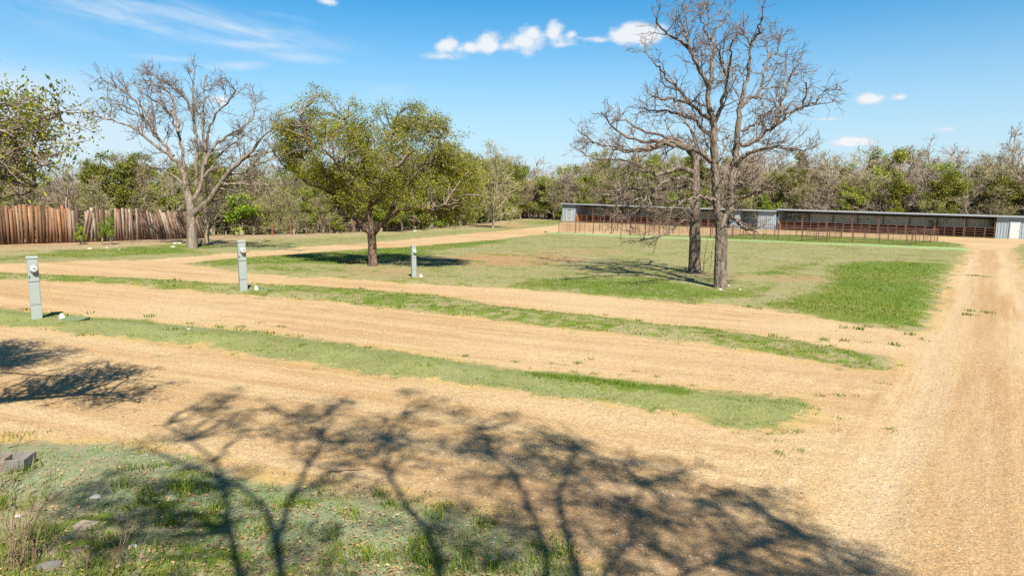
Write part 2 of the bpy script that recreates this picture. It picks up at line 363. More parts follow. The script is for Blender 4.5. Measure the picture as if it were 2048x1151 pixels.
    fcol = t.mix(1.0, fcol, t.comb(t.lin(nC, .3, .7, .55, 1.4), t.lin(nC, .3, .7, .62, 1.34), t.lin(nC, .3, .7, .55, 1.4)), 'MULTIPLY')
    land = t.mix(ff, soil, fcol)
    gcol = t.mix(t.sstep(nB, 0.35, 0.65), (0.052, 0.10, 0.007), (0.11, 0.155, 0.011))
    gcol = t.mix(t.sstep(nL, 0.45, 0.6, 0.0, 0.5), gcol, (0.16, 0.155, 0.028))
    gcol = t.mix(1.0, gcol, t.comb(speck, speck, speck), 'MULTIPLY')
    gf = t.sstep(t.m('ADD', gr, t.m('ADD', t.m('MULTIPLY', t.m('SUBTRACT', nD, 0.5), 2.1), t.m('ADD', t.m('MULTIPLY', t.m('SUBTRACT', nB, 0.5), 0.9), t.m('MULTIPLY', t.m('SUBTRACT', t.noise(P, 0.42, 4, 0.6), 0.5), 1.6)))), 0.42, 0.78)
    land = t.mix(t.m('MULTIPLY', gf, 0.9), land, gcol)
    land = t.mix(t.m('MULTIPLY', br, t.sstep(nB, 0.15, 0.4)), land, (0.225, 0.30, 0.125))
    wood = t.attr('wood')
    land = t.mix(wood, land, t.mix(nD, (0.10, 0.075, 0.04), (0.19, 0.14, 0.08)))
    t.l.new(t.mix(g, land, base), b.inputs['Base Color'])
    b.inputs['Roughness'].default_value = 0.95; b.inputs['Specular IOR Level'].default_value = 0.15
    hgt = t.m('ADD', t.m('MULTIPLY', nC, 0.5), t.m('MULTIPLY', nB, 1.0))
    hgt = t.m('ADD', hgt, t.m('MULTIPLY', t.m('MULTIPLY', peb, g), 0.55))
    hgt = t.m('ADD', hgt, t.m('MULTIPLY', t.m('SUBTRACT', 1.0, d2), 0.25))
    hgt = t.m('ADD', hgt, t.m('MULTIPLY', t.m('MULTIPLY', trk, g), 1.1))
    hgt = t.m('ADD', hgt, t.m('MULTIPLY', nD, 1.4))
    t.l.new(t.bump(hgt, 0.6, 0.03), b.inputs['Normal'])
    return m
GROUND = make_ground_mat()

RC0 = gp(1975, 640)
def latof(X, Y): return (X - RC0[0]) * .82 - (Y - RC0[1]) * .572
ROAD_POLY = np.vstack([ROAD_EDGE, [[300, -20], [300, 60]]])
RIDGES = [poly_px(pl) for pl in ([(1180, 812), (1300, 850), (1420, 905), (1560, 940)], [(1250, 800), (1400, 850), (1560, 890), (1700, 905)], [(1350, 900), (1480, 960), (1600, 990)], [(1480, 735), (1620, 760), (1760, 790)], [(800, 855), (1000, 885), (1200, 935), (1330, 985)])]
def relief(X, Y, sd, isl, rd):
    r = np.hypot(X, Y); near = 1 - sst(r, 60, 130); lat = latof(X, Y)
    Z = near * 0.07 * sst(-sd, -0.1, 0.8) * (isl != 4)          # raised berms
    def vn(k, seed):
        g2 = np.random.default_rng(seed); n = 0
        for _ in range(7):
            a = g2.uniform(0, 2 * math.pi); f = k * g2.uniform(0.6, 1.7); n = n + np.sin(X * math.cos(a) * f + Y * math.sin(a) * f + g2.uniform(0, 6.28))
        return n / 7
    Z = Z + near * (0.030 * vn(0.9, 3) + 0.014 * vn(3.2, 4) + 0.006 * vn(9, 5))
    la = R(-22); v = -X * math.sin(la) + Y * math.cos(la)
    Z = Z + near * sst(sd, 0, 0.8) * 0.008 * np.sin(v * 3.1 + 0.9 * np.sin(X * 0.37)) * (rd < 0)
    P = np.stack([X, Y], 1)
    for pl in RIDGES:                                            # tyre ridges
        dd = sdist(P, pl, False) + 0.03 * np.sin(X * 5 + Y * 3); Z = Z + 0.022 * np.exp(-((dd - .10) / .045) ** 2) - 0.018 * np.exp(-(dd / .06) ** 2)
    return Z - near * 0.02 * (np.exp(-((np.abs(lat) - .85) / .3) ** 2)) * (rd > 0) * (sd > 0)
def HG(P):
    P = np.atleast_2d(np.asarray(P, float)); sd, gr, fi, di, br, isl = fields(P)
    return H(P[:, 0], P[:, 1]) + relief(P[:, 0], P[:, 1], sd, isl, sdist(P, ROAD_POLY))
def gg3(px, py):
    p = gp(px, py); return np.array([p[0], p[1], float(HG(p)[0])])
def build_ground():
    fine = np.arange(-43, 43.001, 0.15); coarse = np.arange(43 + 3, 360 - 43 - 0.1, 3.0)
    th = np.radians(np.concatenate([fine, coarse])); nth = len(th)
    rr = [0.4]
    while rr[-1] < 2400:
        r_ = rr[-1]; rr.append(r_ * (1.0135 if 3.5 < r_ < 160 else 1.10))
    rr = np.array(rr); nr = len(rr)
    TH, RR = np.meshgrid(th, rr)
    X = (RR * np.sin(TH)).ravel(); Y = (RR * np.cos(TH)).ravel()
    P = np.stack([X, Y], 1)
    sd, gr, fi, di, br, isl = fields(P)
    rd = -sdist(P, np.vstack([ROAD_EDGE, [[300, -20], [300, 60]]]))     # >0 outside; turned below
    rd = -rd
    Z = H(X, Y)
    r = np.hypot(X, Y); near = 1 - sst(r, 60, 130)
    lat = latof(X, Y); Z = Z + relief(X, Y, sd, isl, rd)
    wood = np.zeros(len(P))
    wood = np.maximum(wood, sst(barn_depth(X, Y), 4.0, 6.5) * (Y > 40))
    wood = np.maximum(wood, sst(-sdist(P, WOODLINE_POLY), -1.0, 1.5) * 0 + sst(sdist(P, WOODLINE_POLY), -0.8, 1.2))
    idx = np.arange(nr * nth).reshape(nr, nth); nxt = np.roll(idx, -1, 1)
    F = np.stack([idx[:-1].ravel(), nxt[:-1].ravel(), nxt[1:].ravel(), idx[1:].ravel()], 1)[:, ::-1]
    # cap the middle
    c = len(X); V = np.vstack([np.stack([X, Y, Z], 1), [[0, 0, H1(0, 0)]]])
    tri = np.stack([idx[0], nxt[0], np.full(nth, c), np.full(nth, c)], 1)
    at = {'sd': np.append(sd, -2), 'grass': np.append(gr, .5), 'film': np.append(fi, .6), 'dirt': np.append(di, 0), 'bright': np.append(br, 0), 'road': np.append(rd, -5), 'wood': np.append(wood, 0), 'lat': np.append(lat, -4)}
    fsd = sd[F].mean(1); frd = rd[F].mean(1); fy = Y[F].mean(1)
    cls = np.where(fsd <= 0, 0, np.where(frd > 0, 1, 2))
    names = ['ground', 'gravel_road', 'gravel_drive']
    for k, nm in enumerate(names):
        f = F[cls == k]
        us, inv = np.unique(f, return_inverse=True)
        me = build_mesh(nm, V[us], inv.reshape(f.shape), GROUND, True)
        for a, val in at.items(): add_attr(me, a, np.clip(val[us], -4, 4))
        o = link(nm, me); o['kind'] = 'structure'
    me = build_mesh('ground_under_viewer', V[np.append(idx[0], c)], np.stack([np.arange(nth), (np.arange(nth) + 1) % nth, np.full(nth, nth)], 1), GROUND, True)
    for a, val in at.items(): add_attr(me, a, np.clip(val[np.append(idx[0], c)], -4, 4))
    o = link('ground', me); o['kind'] = 'structure'

# wood edge (world), from the photograph's tree line
WOODLINE = np.array([[-70, 36], [-45, 36], [-31, 38.5], [-25, 45], [-21.5, 52], [-17.2, 58], [-11.0, 71], [-6.2, 96], [2.5, 141], [13, 132]])
WOODLINE_POLY = np.vstack([WOODLINE[:-1], [[2.5, 300], [-400, 300], [-400, 36]]])
build_ground()

# ------------------------------------------------------------------ shape helpers
class MB:
    def __init__(s): s.v = []; s.f = []; s.n = 0
    def add(s, v, f):
        s.v += [tuple(p) for p in v]; s.f += [tuple(i + s.n for i in q) for q in f]; s.n += len(v)
    def box(s, x0, x1, y0, y1, z0, z1, bev=0.0, M=None):
        if bev <= 0:
            v = [(x, y, z) for x in (x0, x1) for y in (y0, y1) for z in (z0, z1)]
            f = [(0, 1, 3, 2), (4, 6, 7, 5), (0, 4, 5, 1), (2, 3, 7, 6), (0, 2, 6, 4), (1, 5, 7, 3)]
        else:
            v = []; f = []
            def ring(z, i): return [(x0 + i, y0 + bev, z), (x0 + bev, y0 + i, z), (x1 - bev, y0 + i, z), (x1 - i, y0 + bev, z), (x1 - i, y1 - bev, z), (x1 - bev, y1 - i, z), (x0 + bev, y1 - i, z), (x0 + i, y1 - bev, z)]
            rs = [ring(z0, bev * 0.7), ring(z0 + bev, 0), ring(z1 - bev, 0), ring(z1, bev * 0.7)]
            for r_ in rs: v += r_
            for k in range(3):
                for j in range(8): f.append((k * 8 + j, k * 8 + (j + 1) % 8, (k + 1) * 8 + (j + 1) % 8, (k + 1) * 8 + j))
            f.append(tuple(range(7, -1, -1))); f.append(tuple(range(24, 32)))
        if M is not None: v = [tuple(M @ Vector(p)) for p in v]
        s.add(v, f)
    def cyl(s, p, q, r0, r1=None, n=8, cap=True):
        r1 = r0 if r1 is None else r1
        p, q = Vector(p), Vector(q); t = (q - p).normalized()
        a = t.orthogonal().normalized(); b = t.cross(a)
        v = []
        for c, r_ in ((p, r0), (q, r1)):
            for k in range(n):
                an = 2 * math.pi * k / n; v.append(tuple(c + (a * math.cos(an) + b * math.sin(an)) * r_))
        f = [(k, (k + 1) % n, n + (k + 1) % n, n + k) for k in range(n)]
        if cap: f += [tuple(range(n - 1, -1, -1)), tuple(range(n, 2 * n))]
        s.add(v, f)
    def lathe(s, prof, n=20, M=None):
        v = []; f = []
        for (r_, z) in prof:
            for k in range(n): an = 2 * math.pi * k / n; v.append((r_ * math.cos(an), r_ * math.sin(an), z))
        for i in range(len(prof) - 1):
            for k in range(n): f.append((i * n + k, i * n + (k + 1) % n, (i + 1) * n + (k + 1) % n, (i + 1) * n + k))
        f.append(tuple(range(n - 1, -1, -1))); f.append(tuple(range((len(prof) - 1) * n, len(prof) * n)))
        if M is not None: v = [tuple(M @ Vector(p)) for p in v]
        s.add(v, f)
    def build(s, name, mat, parent=None, smooth=False):
        me = bpy.data.meshes.new(name); me.from_pydata(s.v, [], s.f)
        if smooth: me.polygons.foreach_set('use_smooth', np.ones(len(me.polygons), bool))
        me.update(); me.materials.append(mat)
        return link(name, me, parent)

def tubes(P, Rd, n):
    """P (B,K,3), Rd (B,K) -> verts, quads"""
    B, K, _ = P.shape
    T = np.gradient(P, axis=1); T /= np.linalg.norm(T, axis=2, keepdims=True) + 1e-9
    mt = T.mean(1); ref = np.where((np.abs(mt[:, 2]) < 0.7)[:, None], [[0, 0, 1.0]], [[1.0, 0, 0]])[:, None, :]
    A = np.cross(T, ref); A /= np.linalg.norm(A, axis=2, keepdims=True) + 1e-9
    Bv = np.cross(T, A)
    an = np.arange(n) * 2 * np.pi / n
    V = P[:, :, None, :] + Rd[:, :, None, None] * (A[:, :, None, :] * np.cos(an)[None, None, :, None] + Bv[:, :, None, :] * np.sin(an)[None, None, :, None])
    idx = np.arange(B * K * n).reshape(B, K, n); nx = np.roll(idx, -1, 2)
    F = np.stack([idx[:, :-1], nx[:, :-1], nx[:, 1:], idx[:, 1:]], -1).reshape(-1, 4)
    return V.reshape(-1, 3), F
def cat(parts):
    Vs, Fs, n = [], [], 0
    for V, F in parts:
        Vs.append(V); Fs.append(F + n); n += len(V)
    return np.concatenate(Vs), np.concatenate(Fs)
def resample(pts, K, jit=0.0, g=rng):
    pts = np.asarray(pts, float); d = np.concatenate([[0], np.cumsum(np.linalg.norm(np.diff(pts, axis=0), axis=1))]); t = np.linspace(0, d[-1], K)
    # Catmull-Rom like smoothing by dense linear interpolation + average
    D = np.linspace(0, d[-1], 60); q = np.stack([np.interp(D, d, pts[:, i]) for i in range(3)], 1)
    for _ in range(5): q[1:-1] = 0.25 * q[:-2] + 0.5 * q[1:-1] + 0.25 * q[2:]
    o = np.stack([np.interp(t, D, q[:, i]) for i in range(3)], 1)
    if jit: o[1:-1] += g.normal(0, jit, (K - 2, 3))
    return o
def lens(P): return np.linalg.norm(np.diff(P, axis=1), axis=2).sum(1)
def grow(P, Rd, dens, t0, t1, L, ang, K, wander, up, g, ratio=0.6, rmin=0.006, rend=0.35, lmin=0.12, taper=0.5, center=None, nmin=0):
    ln = lens(P); cnt = np.maximum(nmin, g.poisson(np.maximum(0, ln * dens))); idx = np.repeat(np.arange(len(P)), cnt); N = len(idx)
    if N == 0: return np.zeros((0, K, 3)), np.zeros((0, K))
    t = g.uniform(t0, t1, N); K0 = P.shape[1]; f = t * (K0 - 1); i = np.minimum(f.astype(int), K0 - 2); fr = (f - i)[:, None]
    pos = P[idx, i] * (1 - fr) + P[idx, i + 1] * fr; tan = P[idx, i + 1] - P[idx, i]; tan /= np.linalg.norm(tan, axis=1, keepdims=True) + 1e-9
    rad = Rd[idx, i] * (1 - fr[:, 0]) + Rd[idx, i + 1] * fr[:, 0]
    v = g.normal(0, 1, (N, 3)); v -= (v * tan).sum(1, keepdims=True) * tan; v /= np.linalg.norm(v, axis=1, keepdims=True) + 1e-9
    a = np.radians(g.uniform(ang[0], ang[1], N))[:, None]
    d = tan * np.cos(a) + v * np.sin(a)
    if callable(L): le = L(idx, t, ln, N)
    else: le = L * (1 - taper * t)
    le = np.maximum(lmin, le * g.uniform(0.55, 1.3, N))
    out = np.zeros((N, K, 3)); out[:, 0] = pos
    for k in range(1, K):
        d = d + g.normal(0, wander, (N, 3)); d[:, 2] += up; d /= np.linalg.norm(d, axis=1, keepdims=True) + 1e-9
        out[:, k] = out[:, k - 1] + d * (le / (K - 1))[:, None]
    r0 = np.maximum(rmin, np.minimum(rad * ratio, 0.008 + le * 0.0125)); r1 = np.maximum(rmin * 0.7, r0 * rend)
    return out, r0[:, None] * (1 - np.linspace(0, 1, K)) + r1[:, None] * np.linspace(0, 1, K)

def leaf_quads(C, D, L, Wd, g, flat=0.0):
    """C centre (N,3), D axis (N,3), L, Wd arrays"""
    N = len(C); D = D / (np.linalg.norm(D, axis=1, keepdims=True) + 1e-9)
    s = g.normal(0, 1, (N, 3)); s[:, 2] *= (1 - flat); s -= (s * D).sum(1, keepdims=True) * D; s /= np.linalg.norm(s, axis=1, keepdims=True) + 1e-9
    h = D * (L / 2)[:, None]; wv = s * (Wd / 2)[:, None]
    V = np.stack([C - h, C + wv * 1.0, C + h, C - wv * 1.0], 1).reshape(-1, 3)
    return V, np.arange(4 * N).reshape(N, 4)

# ------------------------------------------------------------------ materials for plants
def bark_mat(name, c1, c2, c3, scale=9.0):
    m, t, b = new_mat(name); P = obj_pos(t)
    st = t.mapv(P, scale=(1, 1, 0.22)); n = t.noise(st, scale, 6, 0.65, 0.3); n2 = t.noise(P, 2.3, 4, 0.6); v = t.vor(t.mapv(P, scale=(1, 1, 0.3)), scale * 2.2)
    c = t.mix(t.sstep(n, 0.38, 0.62), c1, c2); c = t.mix(t.sstep(n2, 0.5, 0.7, 0, 0.7), c, c3)
    c = t.mix(t.sstep(v, 0.30, 0.05, 0, 0.75), c, tuple(x * 0.3 for x in c1))
    t.l.new(c, b.inputs['Base Color']); b.inputs['Roughness'].default_value = 0.92; b.inputs['Specular IOR Level'].default_value = 0.1
    t.l.new(t.bump(t.m('ADD', n, v), 0.9, 0.04), b.inputs['Normal'])
    return m
def leaf_mat(name, stops, trans=0.3, objvar=0.0):
    m, t, b = new_mat(name); va = t.attr('var')
    c = t.ramp(va, stops)
    if objvar:
        rnd = t.node('ShaderNodeObjectInfo').outputs['Random']
        h = t.node('ShaderNodeHueSaturation'); t.l.new(c, h.inputs['Color']); t.put(h.inputs['Value'], t.lin(rnd, 0, 1, 1 - objvar, 1 + objvar)); t.put(h.inputs['Hue'], t.lin(t.m('FRACT', t.m('MULTIPLY', rnd, 7.3)), 0, 1, 0.5 - objvar * 0.07, 0.5 + objvar * 0.06)); c = h.outputs[0]
    t.l.new(c, b.inputs['Base Color']); b.inputs['Roughness'].default_value = 0.6; b.inputs['Specular IOR Level'].default_value = 0.25
    tr = t.node('ShaderNodeBsdfTranslucent'); t.put(tr.inputs[0], t.mix(1.0, c, (1.25, 1.2, 0.6), 'MULTIPLY'))
    mx = t.node('ShaderNodeMixShader'); mx.inputs[0].default_value = trans
    t.l.new(b.outputs[0], mx.inputs[1]); t.l.new(tr.outputs[0], mx.inputs[2])
    t.l.new(mx.outputs[0], m.node_tree.nodes['Material Output'].inputs['Surface'])
    return m
BARK_GREY = bark_mat('grey_bark', (0.10, 0.076, 0.058), (0.235, 0.19, 0.152), (0.155, 0.132, 0.108))
BARK_PALE = bark_mat('pale_bark', (0.145, 0.115, 0.085), (0.28, 0.23, 0.18), (0.205, 0.172, 0.138))
BARK_DARK = bark_mat('dark_oak_bark', (0.075, 0.048, 0.034), (0.20, 0.135, 0.10), (0.12, 0.085, 0.06))
TWIG_GREY = bark_mat('grey_twig', (0.125, 0.092, 0.068), (0.235, 0.18, 0.14), (0.165, 0.128, 0.098), 4)
TWIG_WOOD = bark_mat('woodland_twig', (0.23, 0.178, 0.13), (0.38, 0.30, 0.23), (0.29, 0.23, 0.175), 1.5)
TWIG_DARK = bark_mat('oak_twig', (0.12, 0.088, 0.065), (0.24, 0.19, 0.15), (0.17, 0.13, 0.1), 4)
LEAF_OAK = leaf_mat('live_oak_leaf', [(0.0, (0.075, 0.098, 0.010)), (0.4, (0.20, 0.222, 0.016)), (0.8, (0.35, 0.335, 0.028)), (1.0, (0.48, 0.39, 0.07))], 0.45)
LEAF_CEDAR = leaf_mat('juniper_spray', [(0.0, (0.07, 0.09, 0.012)), (0.6, (0.18, 0.195, 0.028)), (1.0, (0.30, 0.28, 0.06))], 0.3, 0.25)
LEAF_OLIVE = leaf_mat('olive_leaf', [(0.0, (0.11, 0.11, 0.022)), (0.5, (0.25, 0.25, 0.05)), (1.0, (0.38, 0.36, 0.12))], 0.3, 0.3)
LEAF_SPRING = leaf_mat('spring_leaf', [(0.0, (0.11, 0.15, 0.016)), (0.5, (0.22, 0.27, 0.032)), (1.0, (0.36, 0.38, 0.08))], 0.35, 0.25)
LEAF_LIME = leaf_mat('fresh_leaf', [(0.0, (0.12, 0.19, 0.012)), (0.6, (0.22, 0.30, 0.02)), (1.0, (0.36, 0.42, 0.05))], 0.4, 0.2)
GRASS_M = leaf_mat('grass_blade', [(0.0, (0.056, 0.115, 0.006)), (0.5, (0.122, 0.192, 0.008)), (0.85, (0.205, 0.24, 0.018)), (1.0, (0.28, 0.235, 0.09))], 0.35)
LITTER_M = leaf_mat('dry_leaf', [(0.0, (0.14, 0.07, 0.03)), (0.6, (0.33, 0.18, 0.09)), (1.0, (0.48, 0.33, 0.19))], 0.1)
DRY_M = bark_mat('dry_stalk', (0.16, 0.10, 0.06), (0.34, 0.25, 0.16), (0.24, 0.16, 0.10), 6)

# ------------------------------------------------------------------ hero trees
def hero_tree(name, label, base_px, limbs, trunk_mat, twig_mat, dens, L1, seed, rmin, leaf=None, trunk_pts=None, twig_up=0.05, flare=1.25, extra=None, ang=(28, 72), wander=0.22):
    g = np.random.default_rng(seed)
    b = gg3(*base_px); Y0 = b[1]; mpx = Y0 / FPX
    root = empty(name, b); tag(root, label, 'tree')
    P, Rr = [], []
    for k, (pts, dz, w0, w1) in enumerate(limbs):
        n = len(pts); q = []
        dz0, dz1 = dz if isinstance(dz, tuple) else (0.0, dz)
        for i, (px, py) in enumerate(pts):
            q.append(at_depth(px, py, Y0 + dz0 + (dz1 - dz0) * (i / (n - 1)) ** 1.3))
        q = np.array(q) - b
        K = 20
        q = resample(q, K, 0.0 if k == 0 else 0.032, g)
        r_ = np.linspace(w0, w1, K) * 0.5 * mpx
        if k == 0: q[0, 2] -= 0.25; r_[:3] *= np.array([flare, 1 + (flare - 1) * .4, 1 + (flare - 1) * .1])
        P.append(q); Rr.append(r_)
    P = np.array(P); Rr = np.array(Rr)
    V, F = tubes(P, Rr, 12)
    V = V + g.normal(0, 0.006, V.shape)
    link('trunk', build_mesh('trunk', V, F, trunk_mat, True), root)
    fine = P[1:]; fr = Rr[1:]
    p1, r1 = grow(fine, fr, dens[0], 0.12, 1.0, L1[0], ang, 7, wander, twig_up, g, 0.62, rmin * 1.6, taper=0.52)
    pe, re_ = grow(fine, fr, 0, 0.85, 1.0, L1[0] * .34, (8, 50), 7, wander, twig_up, g, 0.8, rmin * 1.5, nmin=3, taper=0)
    p1 = np.concatenate([p1, pe]); r1 = np.concatenate([r1, re_])
    p2, r2 = grow(p1, r1, dens[1], 0.15, 1.0, L1[1], (25, 65), 6, wander + .02, twig_up, g, 0.62, rmin * 1.25, nmin=2)
    p3, r3 = grow(p2, r2, dens[2], 0.15, 1.0, L1[2], (22, 60), 4, wander + .02, twig_up, g, 0.62, rmin, nmin=2)
    parts = [tubes(p1, r1, 5), tubes(p2, r2, 4), tubes(p3, r3, 3)]
    if extra: parts += extra(g, b, p2, p3)
    V, F = cat(parts)
    link('crown', build_mesh('crown', V, F, twig_mat, True), root)
    return root, p1, p2, p3, b, g

R1 = [([(1440, 584), (1441, 550), (1442, 500), (1443, 470), (1442, 447)], 0, 27, 23),
      ([(1441, 455), (1433, 413), (1432, 372), (1428, 336), (1428, 297), (1427, 270), (1427, 246)], (0, -.3), 17, 12),
      ([(1427, 250), (1418, 208), (1415, 182), (1423, 161), (1424, 130), (1428, 99), (1428, 78), (1434, 52), (1453, 39), (1463, 21)], (-.3, .6), 11, 2),
      ([(1424, 82), (1414, 68), (1404, 44), (1398, 30)], (.5, 1.2), 4.5, 1.5),
      ([(1417, 172), (1406, 154), (1393, 125), (1380, 99), (1359, 83), (1335, 65), (1320, 52), (1309, 29)], (-.3, -1.6), 8, 2),
      ([(1381, 100), (1376, 73), (1367, 57), (1369, 39), (1375, 15)], (-1.0, -.4), 5, 1.5),
      ([(1427, 246), (1437, 227), (1445, 208), (1455, 180), (1453, 154), (1457, 138), (1460, 104), (1466, 80)], (-.3, -2.0), 8.5, 2),
      ([(1452, 152), (1442, 130), (1438, 108), (1433, 90)], (-1.5, -2.2), 5, 1.5),
      ([(1424, 275), (1400, 255), (1385, 235), (1361, 229), (1333, 224), (1309, 221), (1288, 216)], (-.2, 1.6), 8, 2.5),
      ([(1418, 238), (1411, 232), (1388, 214), (1364, 203), (1338, 198), (1304, 193)], (-.2, -1.5), 7, 2.2),
      ([(1385, 212), (1364, 186), (1348, 169), (1328, 151), (1317, 135), (1301, 120), (1291, 104)], (-.6, .4), 6, 2),
      ([(1428, 325), (1407, 308), (1376, 297), (1335, 288), (1296, 292), (1260, 305), (1225, 300)], (0, -2.2), 10, 3),
      ([(1443, 450), (1460, 425), (1464, 400), (1463, 363), (1470, 336), (1471, 308), (1474, 280)], (0, .5), 16, 12.5),
      ([(1474, 284), (1476, 261), (1481, 221), (1484, 195), (1492, 167), (1496, 146), (1500, 117), (1500, 86), (1489, 68), (1473, 52)], (.5, .3), 12, 2),
      ([(1500, 86), (1515, 68), (1518, 49), (1526, 36)], (.4, -.6), 5, 1.5),
      ([(1475, 288), (1487, 292), (1518, 274), (1544, 255), (1562, 242), (1578, 227), (1604, 214), (1614, 193), (1612, 165)], (.5, -.8), 9, 2),
      ([(1548, 250), (1556, 228), (1560, 212), (1570, 182), (1580, 156), (1588, 138)], (-.2, 1.0), 6, 1.6),
      ([(1600, 216), (1615, 210), (1630, 206), (1648, 182)], (-.5, -1.0), 4, 1.4),
      ([(1482, 215), (1500, 200), (1518, 185), (1526, 156), (1528, 130), (1539, 115), (1533, 96), (1530, 80)], (.5, 1.6), 7, 1.8),
      ([(1537, 116), (1554, 104), (1560, 88)], (1.4, 1.8), 3.5, 1.2),
      ([(1470, 335), (1482, 313), (1513, 302), (1543, 291), (1571, 297), (1610, 301)], (.3, -1.8), 8, 2),
      ([(1465, 398), (1480, 395), (1493, 391), (1510, 386), (1535, 372), (1560, 376)], (.2, -1.2), 7.5, 2),
      ([(1461, 430), (1472, 440), (1482, 452), (1495, 458), (1510, 458)], (0, -.9), 7, 5),
      ([(1484, 262), (1505, 250), (1520, 232), (1540, 225), (1555, 200)], (.4, 2.2), 5, 1.6),
      ([(1430, 400), (1418, 396), (1400, 392), (1380, 398), (1350, 412), (1330, 430)], (-.2, -1.5), 7, 2)]
R2 = [([(1389, 552), (1389, 520), (1390, 480), (1390, 447), (1392, 400), (1391, 350), (1390, 320)], 0, 25, 15),
      ([(1391, 345), (1373, 336), (1346, 338), (1318, 352), (1296, 344), (1270, 338), (1240, 350)], (0, -1.6), 11, 2.5),
      ([(1390, 325), (1388, 300), (1370, 290), (1338, 284), (1296, 281), (1252, 276), (1226, 253), (1202, 224)], (0, -.5), 10, 2),
      ([(1340, 284), (1300, 300), (1250, 300), (1200, 290), (1156, 261)], (-.2, 1.4), 6, 1.6),
      ([(1389, 318), (1360, 280), (1322, 271), (1281, 261), (1250, 240), (1225, 240)], (0, 1.8), 8, 2),
      ([(1390, 322), (1392, 290), (1384, 262), (1370, 240), (1360, 210)], (0, .8), 8, 2),
      ([(1391, 330), (1410, 300), (1425, 270), (1420, 240)], (0, 1.6), 7, 2),
      ([(1391, 400), (1366, 402), (1335, 405), (1290, 391), (1251, 413), (1223, 436)], (0, -1.9), 8, 2),
      ([(1390, 444), (1376, 444), (1362, 441), (1340, 461), (1318, 475), (1279, 480)], (0, -1.6), 6, 1.6),
      ([(1392, 380), (1370, 372), (1330, 378), (1290, 375), (1240, 380), (1195, 385)], (0, 1.2), 8, 2),
      ([(1296, 344), (1270, 325), (1230, 318), (1190, 320), (1160, 300)], (-1.1, -1.6), 5, 1.6),
      ([(1391, 360), (1360, 350), (1330, 365), (1300, 390), (1270, 425), (1230, 440)], (0, -2.6), 7, 1.8)]
LT = [([(384, 500), (384, 470), (383, 449), (381, 415), (373, 379), (369, 348), (360, 325)], 0, 20, 12),
      ([(362, 330), (352, 319), (318, 296), (293, 276), (268, 255), (239, 244), (205, 237), (180, 226)], (0, -1.5), 7, 1.6),
      ([(347, 312), (334, 296), (313, 273), (295, 242), (273, 224), (250, 210), (223, 208)], (0, .8), 6.5, 1.6),
      ([(318, 280), (304, 242), (282, 215), (262, 195), (246, 179), (221, 170), (200, 154)], (.2, -1), 5, 1.5),
      ([(372, 350), (363, 292), (354, 260), (347, 242), (336, 219), (313, 203), (293, 190), (275, 180)], (0, -1.8), 7, 1.6),
      ([(358, 265), (356, 255), (347, 217), (347, 192), (327, 181), (304, 163), (293, 149)], (-.6, 1.6), 5.5, 1.5),
      ([(392, 370), (393, 296), (390, 255), (386, 228), (372, 203), (359, 181), (332, 163), (304, 149)], (0, 1.0), 7.5, 1.6),
      ([(387, 232), (386, 188), (388, 161), (390, 138)], (.4, .8), 4.5, 1.5),
      ([(384, 430), (392, 423), (402, 413), (416, 407), (425, 391), (433, 376), (449, 359), (460, 341), (485, 321), (512, 294), (526, 273), (553, 251)], (0, -1.8), 13, 2),
      ([(386, 400), (397, 382), (402, 360), (408, 334), (411, 301), (406, 267), (406, 228), (408, 199), (407, 165), (415, 149)], (0, .3), 9, 1.8),
      ([(411, 300), (415, 260), (431, 228), (453, 206), (471, 181), (456, 165)], (0, -1.4), 5.5, 1.5),
      ([(410, 330), (426, 291), (453, 273), (483, 258), (508, 233), (510, 210), (503, 190)], (0, 1.5), 6, 1.5),
      ([(470, 333), (499, 312), (530, 308), (557, 298)], (-.8, -2.2), 5, 1.5),
      ([(437, 370), (441, 368), (488, 368), (535, 369), (589, 366)], (-.5, -2.4), 5, 1.4),
      ([(430, 380), (433, 377), (472, 382), (497, 377), (519, 390)], (-.4, 1.5), 5.5, 1.5),
      ([(404, 355), (425, 335), (445, 300), (470, 285), (490, 270)], (0, 2.2), 5, 1.5),
      ([(372, 372), (350, 352), (325, 340), (300, 335), (280, 320)], (0, 1.6), 5, 1.5),
      ([(455, 350), (490, 345), (520, 325), (545, 318), (570, 300)], (-.8, 1.0), 5, 1.5)]
hero_tree('bare_tree', 'tall bare grey tree with forked trunk, in front of the darker leaning one', (1440, 578), R1, BARK_GREY, TWIG_GREY, (3.3, 4.4, 6.0), (1.22, 0.70, 0.42), 21, 0.0068)
hero_tree('bare_tree', 'bare tree with long drooping left branches, just behind the forked bare tree', (1389, 549), R2, BARK_GREY, TWIG_GREY, (2.9, 3.9, 5.4), (1.2, 0.70, 0.43), 22, 0.0078, twig_up=0.01)
hero_tree('bare_tree', 'wide bare pale tree standing alone in front of the board fence', (384, 496), LT, BARK_PALE, TWIG_GREY, (3.0, 3.9, 5.0), (1.5, 0.86, 0.52), 23, 0.0092, twig_up=0.06)

